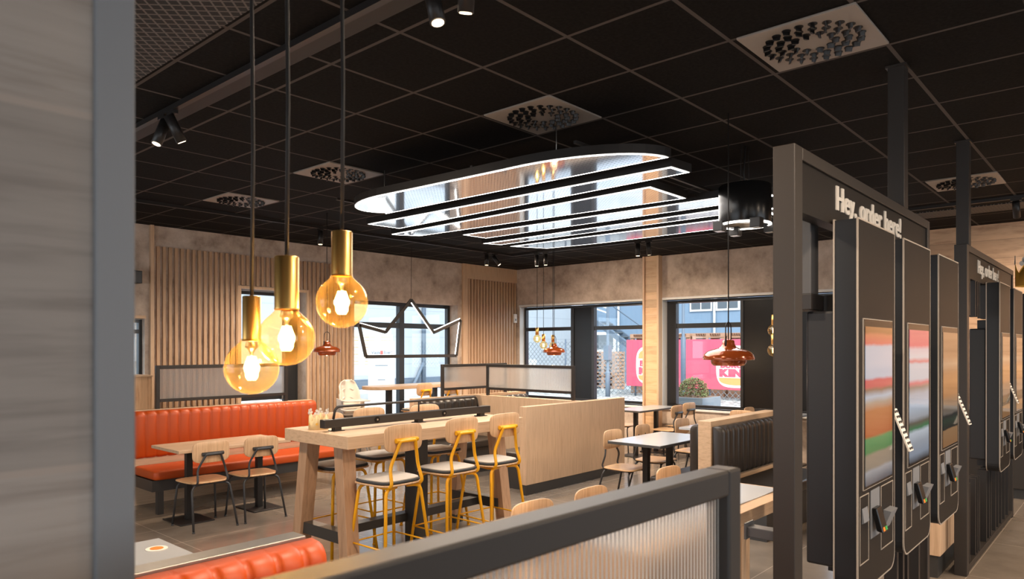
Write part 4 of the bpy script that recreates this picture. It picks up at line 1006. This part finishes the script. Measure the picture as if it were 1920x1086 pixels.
t = thing('orange_booth_bench', 'near orange booth bench with grey capped back at bottom left', 'bench', (-.2, 1.55, 0))
ribbed_back(0, 1.66, .60, .74, .50, 1.043, 16, -1).build('backrest', 'orange_leather', t)
MB().box(0, .74, .0, 1.60, .82, 1.03).build('wooden_backing', 'oak', t, .003)
MB().box(0, .745, 1.03, 1.64, .83, 1.05).build('cap_rail', 'steel', t, .003)
MB().prism(rrect(1.6, .60, .05, 4, .8, .30), .36, .46, 2, True).build('seat', 'orange_leather', t, .022)
MB().box(0, .06, 0, 1.6, .56, .355).build('seat_base', 'kick_black', t)
t = pole_table(.35, 1.53, 3.20, 3.82, .75, 'grey table behind the near orange booth bench', 'grey_laminate', None, (-.35, .35))
t = thing('table_sticker', 'round printed sticker lying on the grey table at bottom left', 'sticker', (1.44, 3.62, .75))
MB().cyl((0, 0, .0), (0, 0, .003), .050, 28).build('disc', 'paper_white', t); MB().cyl((0, 0, .003), (0, 0, .0042), .031, 24).build('print', 'orange_button', t)

# ================================================================== ORDER KIOSKS
def kiosk_frame(x0, x1, label, front_post=True, bal=()):
    t = thing('kiosk_frame', label, 'kiosk frame', (x0, 1.0, 0), 0, 'kiosk frames'); w = x1-x0
    MB().box(0, 0, 0, .085, .085, 2.525).build('post', 'frame_metal', t, .003)
    MB().box(w-.06, 0, 0, w, .085, 2.525).build('post', 'frame_metal', t, .003)
    h = MB().box(.085, .012, 2.275, w-.06, .075, 2.475).build('header_panel', 'kiosk_body', t)
    MB().box(.085, 0, 2.475, w-.06, .085, 2.525).build('header_rail', 'frame_metal', t, .003)
    text_mesh('lettering', 'Hey, order here!', .152, 'letter', h, (.515, .010, 2.345), (PI/2, 0, 0), .003, .008, .98, 'LEFT', 4, .0042, 1.08)
    MB().box(.085, 0, .02, w-.06, .085, .07).build('floor_rail', 'frame_metal', t, .003)
    for b in bal:
        MB().box(b, .01, .07, b+.035, .075, .685).build('baluster', 'black_metal', t)
        if x0 > 5: MB().box(b, .01, 1.99, b+.035, .075, 2.275).build('baluster', 'black_metal', t)
    return t
kiosk_frame(2.752, 5.05, 'nearest dark kiosk frame with lettered header', bal=(.80, .92, 1.02, 1.55, 1.68, 1.78, 2.05))
kiosk_frame(6.30, 8.86, 'farther dark kiosk frame with lettered header', bal=(.16, .42, .52, .60, .95, 1.10, 1.20, 1.45, 1.62, 1.80, 2.02, 2.25))
for (x, lab) in ((4.46, 'dark ceiling post rising from the nearest kiosk header'), (6.42, 'dark ceiling post rising from the farther kiosk header')):
    t = thing('ceiling_post', lab, 'post', (x, 1.0, 2.525), 0, 'ceiling posts')
    MB().box(-.045, 0, 0, .045, .085, HC-2.525).build('post_body', 'frame_metal', t, .003); MB().box(-.055, -.01, HC-2.525-.012, .055, .095, HC-2.525).build('ceiling_plate', 'frame_metal', t)
t = thing('hanging_post', 'square grey post hanging behind the nearest kiosk header', 'post', (3.24, 1.09, 0))
MB().box(-.05, 0, 1.975, .05, .10, 2.55).build('post_body', 'grey_metal', t, .003)
MB().box(-.06, -.005, 1.905, .13, .11, 1.975).build('collar', 'black_metal', t, .003)
t = thing('bracket_arm', 'short dark steel arm at the left of the near kiosk post, low down', 'bracket', (2.80, 1.085, .70))
t.location = (2.80, 1.085, 0)
MB().box(-.03, .0, .975, .03, .12, 1.015).build('arm', 'grey_metal', t, .003)
MB().box(-.04, .112, .965, .04, .12, 1.03).build('end_plate', 'grey_metal', t)

def make_kiosk(x, label, scr, group='order kiosks'):
    t = thing('ordering_kiosk', label, 'ordering kiosk', (x, .9, 0), 0, group)
    z0, z1, w, D = .685, 2.29, .59, .10
    def outline(d=0):
        r = .07; o = [(w-d, z1-d), (0+d, z1-d)]
        for k in range(7): a = R_(180+90*k/6); o.append((d+r+r*math.cos(a)-0*d, z0+r+d+r*math.sin(a)))
        for k in range(7): a = R_(270+90*k/6); o.append((w-r-d+r*math.cos(a), z0+r+d+r*math.sin(a)))
        return o
    MB().prism(outline(.004), .004, D-.004, 1).build('body', 'kiosk_side', t)
    for nm, y0_, y1_ in (('front_edge', -.001, .006), ('rear_edge', D-.006, D)):
        o = outline(); i = outline(.0065); n = len(o); V = [(a, y0_, b) for a, b in o]+[(a, y0_, b) for a, b in i]+[(a, y1_, b) for a, b in o]+[(a, y1_, b) for a, b in i]
        F = []
        for k in range(n):
            j = (k+1) % n; F += [(k, j, n+j, n+k), (2*n+k, 3*n+k, 3*n+j, 2*n+j), (k, 2*n+k, 2*n+j, j), (n+k, n+j, 3*n+j, 3*n+k)]
        MB().add(V, F).build(nm, 'edge_white', t)
    MB().prism(outline(.007), -.0005, .004, 1).build('front_panel', 'kiosk_body', t)
    b = MB().box(.060, -.006, 1.125, .525, -.001, 1.865).build('screen_bezel', 'edge_white', t)
    MB().box(.064, -.0075, 1.129, .521, -.0062, 1.861).build('screen_surround', 'black_gloss', b)
    s_ = MB().box(.078, -.0095, 1.14, .507, -.0078, 1.83); V = [(a+0, b_, c_) for a, b_, c_ in s_.v]; s_.build('screen', scr, b)
    def outl(nm, xa, xb, za, zb, y=-.003):
        q = .004; MB().box(xa, y, za, xa+q, y+.003, zb).box(xb-q, y, za, xb, y+.003, zb).box(xa+q, y, za, xb-q, y+.003, za+q).box(xa+q, y, zb-q, xb-q, y+.003, zb).build(nm, 'edge_white', t)
    outl('left_panel_outline', .022, .152, .812, 1.105); outl('right_panel_outline', .345, .55, .812, 1.105)
    MB().box(.180, -.003, .895, .318, 0, 1.108).build('receipt_plate', 'trim_grey', t)
    p = MB().hexa([(.048, -.002, .985), (.125, -.002, .985), (.125, -.012, .99), (.048, -.012, .99)], [(.048, -.002, 1.05), (.125, -.002, 1.05), (.125, -.004, 1.05), (.048, -.004, 1.05)]).build('scanner', 'trim_grey', t)
    term = MB().hexa([(.195, -.05, .925), (.275, -.05, .925), (.275, -.022, .93), (.195, -.022, .93)], [(.195, -.022, 1.03), (.275, -.022, 1.03), (.275, -.002, 1.03), (.195, -.002, 1.03)]).build('card_terminal', 'black_gloss', t, .004)
    MB().hexa([(.205, -.0505, .932), (.23, -.0505, .932), (.23, -.048, .932), (.205, -.048, .932)], [(.205, -.0465, .948), (.23, -.0465, .948), (.23, -.045, .948), (.205, -.045, .948)]).build('cancel_key', 'orange_button', term)
    MB().hexa([(.24, -.0505, .932), (.265, -.0505, .932), (.265, -.048, .932), (.24, -.048, .932)], [(.24, -.0465, .948), (.265, -.0465, .948), (.265, -.045, .948), (.24, -.045, .948)]).build('confirm_key', 'green_button', term)
    MB().add([(.385, -.002, .99), (.50, -.002, .99), (.50, -.035, .985), (.385, -.035, .985), (.39, -.002, .90), (.495, -.002, .90)], [(0, 1, 2, 3), (0, 3, 4), (1, 5, 2), (3, 2, 5, 4), (0, 4, 5, 1)]).build('receipt_scoop', 'trim_grey', t)
    MB().box(.03, D, .78, .50, D+.125, 1.90).build('rear_housing', 'kiosk_side', t, .012)
    MB().box(.12, D, 1.90, .32, D+.08, 1.975).build('rear_collar', 'kiosk_side', t, .004)
    MB().box(.25, D, .70, .45, D+.10, .78).build('rear_bracket', 'kiosk_side', t)
    return t
make_kiosk(3.20, 'nearest black ordering kiosk with burger poster on screen', 'screen_poster')
make_kiosk(3.965, 'second black ordering kiosk from the left, pink topped screen', 'screen_pink')
make_kiosk(4.775, 'third black ordering kiosk from the left, brown screen', 'screen_brown')
make_kiosk(7.15, 'black ordering kiosk at the left in the farther kiosk frame', 'screen_brown')
make_kiosk(8.02, 'black ordering kiosk right of the first one in the farther frame', 'screen_brown')
make_kiosk(8.86, 'last black ordering kiosk, at the right picture edge', 'screen_brown')
def tent_rack(x, label, z=1.235):
    t = thing('table_tent_holder', label, 'holder', (x, .93, z), 0, 'paper tag holders')
    MB().hexa([(0, -.085, 0), (.075, -.085, 0), (.075, -.077, 0), (0, -.077, 0)], [(0, -.01, .20), (.075, -.01, .20), (.075, -.002, .20), (0, -.002, .20)]).build('paper_block', 'paper_white', t)
    MB().box(-.053, -.004, .15, .078, .012, .20).build('hook', 'trim_grey', t)
    d = MB()
    for k in range(8):
        f_ = (k+.5)/8; y_ = -.085+.075*f_-.0015
        for xx in (.012, .045): d.box(xx, y_-.002, .2*f_-.006, xx+.018, y_+.002, .2*f_+.006)
    d.build('tear_holes', 'kick_black', t)
    return t
tent_rack(3.841, 'white paper tag holder between the first and second kiosk')
tent_rack(5.416, 'white paper tag holder right of the third kiosk')
tent_rack(7.791, 'white paper tag holder between the far frame kiosks')
crown(8.00, .72, 2.30, .17, .28, 'large gold crown decoration on top of the far kiosks', ('paper_gold', 'trim_grey', 'red_mark'), .2)

# ================================================================== OUTSIDE
g = MB().box(-20, YW+.4, -.20, 60, 60, -.06).box(XW+.4, -30, -.20, 60, YW+.4, -.06)
struct('ground_outside', g, 'street')
MB_ = MB().box(19.2, -8, -.06, 19.4, 21.5, .06); tag(MB_.build('kerb', 'pale_wall'), 'pale kerb along the yard outside the right windows', 'kerb')
tag(MB().box(19.4, -8, -.06, 24.5, 20.4, .03).build('gravel_bed', 'gravel'), 'strip of gravel and dry plants below the red banner', 'gravel', kind='stuff')
# blue building
b = thing('blue_warehouse', 'blue grey clad building behind the red banner', 'building', (31, -6, -.06))
MB().box(0, 0, 0, 6, 28.5, 9).build('wall', 'blue_cladding', b)
for y_ in (16.9, 19.72, 21.05, 23.6):
    w_ = MB().box(-.06, y_, 3.5, .02, y_+1.15, 4.7).build('window', 'white_paint', b)
    for q in range(2): MB().box(-.075, y_+.08+.52*q, 3.6, -.06, y_+.54+.52*q, 4.6).build('pane', 'dark_glass', w_)
d_ = MB().box(-.05, 26.4, 0, .02, 27.9, 2.6).build('door', 'white_paint', b)
MB().box(-.07, 26.55, 1.7, -.05, 27.75, 2.45).build('pane', 'dark_glass', d_)
for y_ in (20.93, 26.2): MB().cyl((-.1, y_, 0), (-.1, y_, 8.8), .06, 8).build('downpipe', 'white_paint', b)
b = thing('pale_building', 'pale building seen through the far corner window', 'building', (26, 23.2, -.06))
MB().box(0, 0, 0, 4.9, 14, 8).build('wall', 'pale_cladding', b)
MB().box(-.05, .2, 0, .02, 1.5, 2.6).build('door', 'white_paint', b); MB().box(-.07, 1.0, 1.7, -.05, 1.4, 2.4).build('pane', 'dark_glass', b)
for k in range(5): MB().box(-.05, .6, 3.2+.42*k, .02, 2.6, 3.28+.42*k).build('louvre', 'post_grey', b)
MB().box(-2.6, -2.6, 0, -1.2, -.9, 1.25).build('porch_block', 'pale_wall', b)
b = thing('car_wash_hall', 'long pale clad hall across the street outside the left window', 'building', (-4, 22.5, -.06))
MB().box(0, 0, 0, 29, 6, 8.5).build('wall', 'pale_cladding', b)
MB().box(0, -.05, 0, 29, .02, .55).build('plinth', 'post_grey', b)
for x_ in (14.2, 23.6): MB().cyl((x_, -.12, 0), (x_, -.12, 8), .09, 8).build('downpipe', 'post_grey', b)
MB().tube(arc([(23.6, -.12, 1.2), (23.2, -.14, .5), (22.8, -.3, .15)], .3), .07, 8).build('hose', 'post_grey', b)
# totem sign
t = thing('totem_sign', 'white totem sign with red mark outside the left window', 'sign', (11.86, 15.25, -.06), -.657)
MB().box(-.35, -.06, 0, .35, .06, 1.95).build('panel', 'white_paint', t, .02)
text_mesh('lettering', 'Vask', .13, 'post_grey', t, (-.27, -.064, 1.62), (PI/2, 0, 0), .002, .02)
text_mesh('lettering', 'Bilen!', .13, 'post_grey', t, (.06, -.064, 1.62), (PI/2, 0, 0), .002, .02, .75)
MB().box(-.03, -.068, 1.61, .04, -.06, 1.71).build('red_mark', 'red_mark', t)
MB().box(-.17, -.064, 1.30, .17, -.06, 1.33).box(-.1, -.064, .92, .1, -.06, .945).build('small_print', 'post_grey', t)
t = thing('price_board', 'pale board with orange edged price lists behind the totem sign', 'sign', (13.9, 18.6, -.06), -.657)
MB().box(-.75, -.05, .9, .75, .05, 2.35).build('board', 'pale_wall', t, .01)
for x_ in (-.65, -.12, .38):
    q = MB().box(x_, -.06, 1.1 if x_ < .2 else 1.75, x_+.42, -.05, 2.2).build('list_panel', 'paper_white', t)
    r_ = MB()
    for k in range(9 if x_ < .2 else 4): r_.box(x_+.04, -.064, 2.12-.11*k, x_+.38, -.06, 2.135-.11*k)
    r_.build('price_lines', 'orange_button', q)
MB().box(-.6, -.03, 0, -.52, .03, .9).box(.5, -.03, 0, .58, .03, .9).build('support_posts', 'post_grey', t)
tag(MB().box(4, 17.9, -.06, 19.0, 18.1, .08).build('kerb', 'pale_wall'), 'pale kerb across the street outside the left window', 'kerb')
tag(MB().box(4, 20.2, -.06, 19.1, 22.4, .12).build('snowy_verge', 'white_paint'), 'white strip of ground along the pale hall', 'verge')

# chain link fence and banner (plane X=21.6)
fx = 21.6
t = thing('chain_link_fence', 'chain link fence carrying the red banner', 'fence', (fx, -6, .0))
MB().box(-.004, 0, .05, .004, 27, 1.95).build('wire_mesh', 'chain_link', t)
for y_ in (1, 4, 7, 10, 13.2, 16.6, 19.4, 22.5, 25.2): MB().cyl((0, y_, 0), (0, y_, 2.05), .035, 8).build('post', 'post_grey', t)
t = thing('red_banner', 'red banner with two burger logos hanging on the fence', 'banner', (fx-.06, 0, 0))
yl = 13.73
MB().box(-.01, .0, .38, .0, yl, 2.0).build('fabric', 'banner_red', t)
def disc(poly, dx, mt, nm, par): return MB().prism(poly, dx-.006, dx, 0).build(nm, mt, par)
def logo(yc, zc, s, par):
    o = []
    def rr(w_, z0, z1, top):
        r = (z1-z0)*.92; pts = []
        if top:
            for k in range(13): a = R_(180*k/12); pts.append((yc+w_/2*math.cos(a)*1.0, z0+(z1-z0)*abs(math.sin(a))**.62))
        else:
            for k in range(13): a = R_(180+180*k/12); pts.append((yc+w_/2*math.cos(a), z1-(z1-z0)*abs(math.sin(a))**.62))
        return pts
    oc = []
    for k in range(48):
        a = 2*PI*k/48; e = .62; c_, s1 = math.cos(a), math.sin(a)
        oc.append((yc+abs(c_)**e*math.copysign(1, c_)*s*.56, zc+abs(s1)**e*math.copysign(1, s1)*s*.56))
    b_ = disc(oc, -.012, 'logo_cream', 'logo_outline', par)
    disc(rr(s*.96, zc+s*.19, zc+s*.49, True), -.020, 'logo_bun', 'bun_top', b_)
    disc(rr(s*.96, zc-s*.49, zc-s*.30, False), -.020, 'logo_bun', 'bun_bottom', b_)
    for tx, z_, sz, xs in (('BURGER', zc-.03*s, .235*s, .94), ('KING', zc-.27*s, .30*s, 1.22)):
        text_mesh('logo_lettering', tx, sz, 'banner_red', b_, (-.022, yc, z_), (PI/2, 0, -PI/2), .002, .02, xs, 'CENTER', 4, .014*sz/.3, 1.08)
logo(12.66, 1.12, 1.2, t); logo(9.66, 1.12, 1.2, t); logo(6.6, 1.12, 1.2, t)
# pallets
def pallet_proto():
    t = thing('wooden_pallet', 's', 'pallet')
    d = MB()
    for k in range(5): d.box(-.4+.175*k, -.6, .122, -.4+.175*k+.10, .6, .144)
    d.build('deck_boards', 'pallet_wood', t)
    for y_ in (-.6, -.07, .46): MB().box(-.4, y_, .022, .4, y_+.14, .122).build('block_row', 'pallet_wood', t)
    MB().box(-.4, -.6, 0, -.3, .6, .022).box(-.05, -.6, 0, .05, .6, .022).box(.3, -.6, 0, .4, .6, .022).build('bottom_boards', 'pallet_wood', t)
    return t
pp = pallet_proto(); pu = [False]
NM = ['lowest', 'second', 'third', 'fourth', 'fifth', 'sixth', 'seventh', 'eighth', 'ninth', 'tenth', 'eleventh', 'twelfth', 'thirteenth', 'fourteenth', 'fifteenth']
for (yy, xx, n_, gl) in ((12.55, 23.2, 15, 'stack just right of the pine pillar'), (11.25, 23.2, 15, 'stack left of the copper lamp cord'), (9.95, 23.2, 15, 'stack behind the copper lamp hanger'),
                        (13.78, 23.2, 15, 'stack left of the pine pillar'), (17.2, 25.5, 11, 'stack by the blue building stair')):
    for k in range(n_):
        if k < n_-8 and yy != 17.2: continue
        z_ = -.06+.147*k if yy == 17.2 else .03+.147*k
        place(pp, pu, (xx+.02*math.sin(k*3+yy), yy, z_+.0), .03*math.sin(k*5+yy), 'wooden pallet in the %s, %s from the ground' % (gl, NM[k]), 'pallets in the '+gl)
for (yy, nm) in ((12.55, 'first crate from the right of the pine pillar'), (11.25, 'crate left of the copper lamp cord'), (9.95, 'crate behind the copper lamp hanger'), (13.78, 'crate left of the pine pillar')):
    tag(MB().box(22.82, yy-.58, .03, 23.58, yy+.58, .03+.147*7).build('crate', 'pallet_wood'), 'wooden crate carrying a pallet stack, '+nm, 'crate')
# planter with shrub
t = thing('square_planter', 'grey square planter outside the right window', 'planter', (13.75, 7.115, -.06), .0)
MB().box(-.42, -.42, 0, .42, .42, .76).build('planter_body', 'planter_grey', t, .01); MB().box(-.38, -.38, .74, .38, .38, .765).build('soil', 'twig', t)
t = thing('round_shrub', 'dry round shrub growing in the grey planter', 'shrub', (13.75, 7.115, .70))
random.seed(5); sh = MB(); tw = MB()
for k in range(1500):
    a, b_ = random.uniform(0, 2*PI), math.acos(random.uniform(-.25, 1)); rr = .31*(.75+.28*random.random())
    c_ = Vector((rr*math.sin(b_)*math.cos(a), rr*math.sin(b_)*math.sin(a), .08+rr*1.05*math.cos(b_)))
    u1 = Vector((random.gauss(0, 1), random.gauss(0, 1), random.gauss(0, 1))).normalized()*.028; u2 = Vector((random.gauss(0, 1), random.gauss(0, 1), random.gauss(0, 1))).normalized()*.016
    (sh if k % 3 else tw).add([c_-u1, c_+u2, c_+u1, c_-u2], [(0, 1, 2, 3)])
sh.build('foliage', 'leaf', t); tw.build('dry_twigs', 'twig', t)
def lamp_post(x, y, h, label, arm=False):
    t = thing('street_post', label, 'post', (x, y, -.06))
    MB().tube([(0, 0, 0), (0, 0, h*.28), (0, 0, h*.285), (0, 0, h)], [.085, .085, .05, .05], 12).build('pole', 'post_grey', t)
    if arm: MB().bar((0, 0, h*.93), (-.1, .9, h*1.02), .05, .05).bar((0, 0, h*.88), (-.1, .9, h*.97), .04, .04).build('arm', 'white_paint', t); MB().box(-.12, -.10, h*.40, .10, .10, h*.55).build('meter_box', 'post_grey', t)
    else: MB().box(-.1, -.3, h, .1, .3, h+.1).build('lamp_head', 'post_grey', t)
    return t
lamp_post(20.3, 10.85, 7.5, 'tall grey lamp post right of the pine pillar')
lamp_post(20.6, 13.9, 3.4, 'dark post with box and white arm left of the banner', True)
t = thing('outdoor_stair', 'steel outdoor stair on the blue building', 'stair', (29.0, 19.6, -.06), PI)
MB().bar((0, 0, 3.0), (0, 4.4, .2), .12, .22).bar((.9, 0, 3.0), (.9, 4.4, .2), .12, .22).build('stringers', 'post_grey', t)
s_ = MB()
for k in range(13): s_.box(0, .3*k+.1, 2.9-.21*k, .9, .3*k+.36, 2.94-.21*k)
s_.build('treads', 'steel', t); MB().tube([(0, 0, 4.0), (0, 4.4, 1.2)], .03, 6).build('hand_rail', 'post_grey', t)
MB().box(0, -1.2, 2.95, .9, 0, 3.05).box(0, -1.2, 0, .08, -1.1, 2.95).box(.82, -1.2, 0, .9, -1.1, 2.95).build('landing', 'post_grey', t)
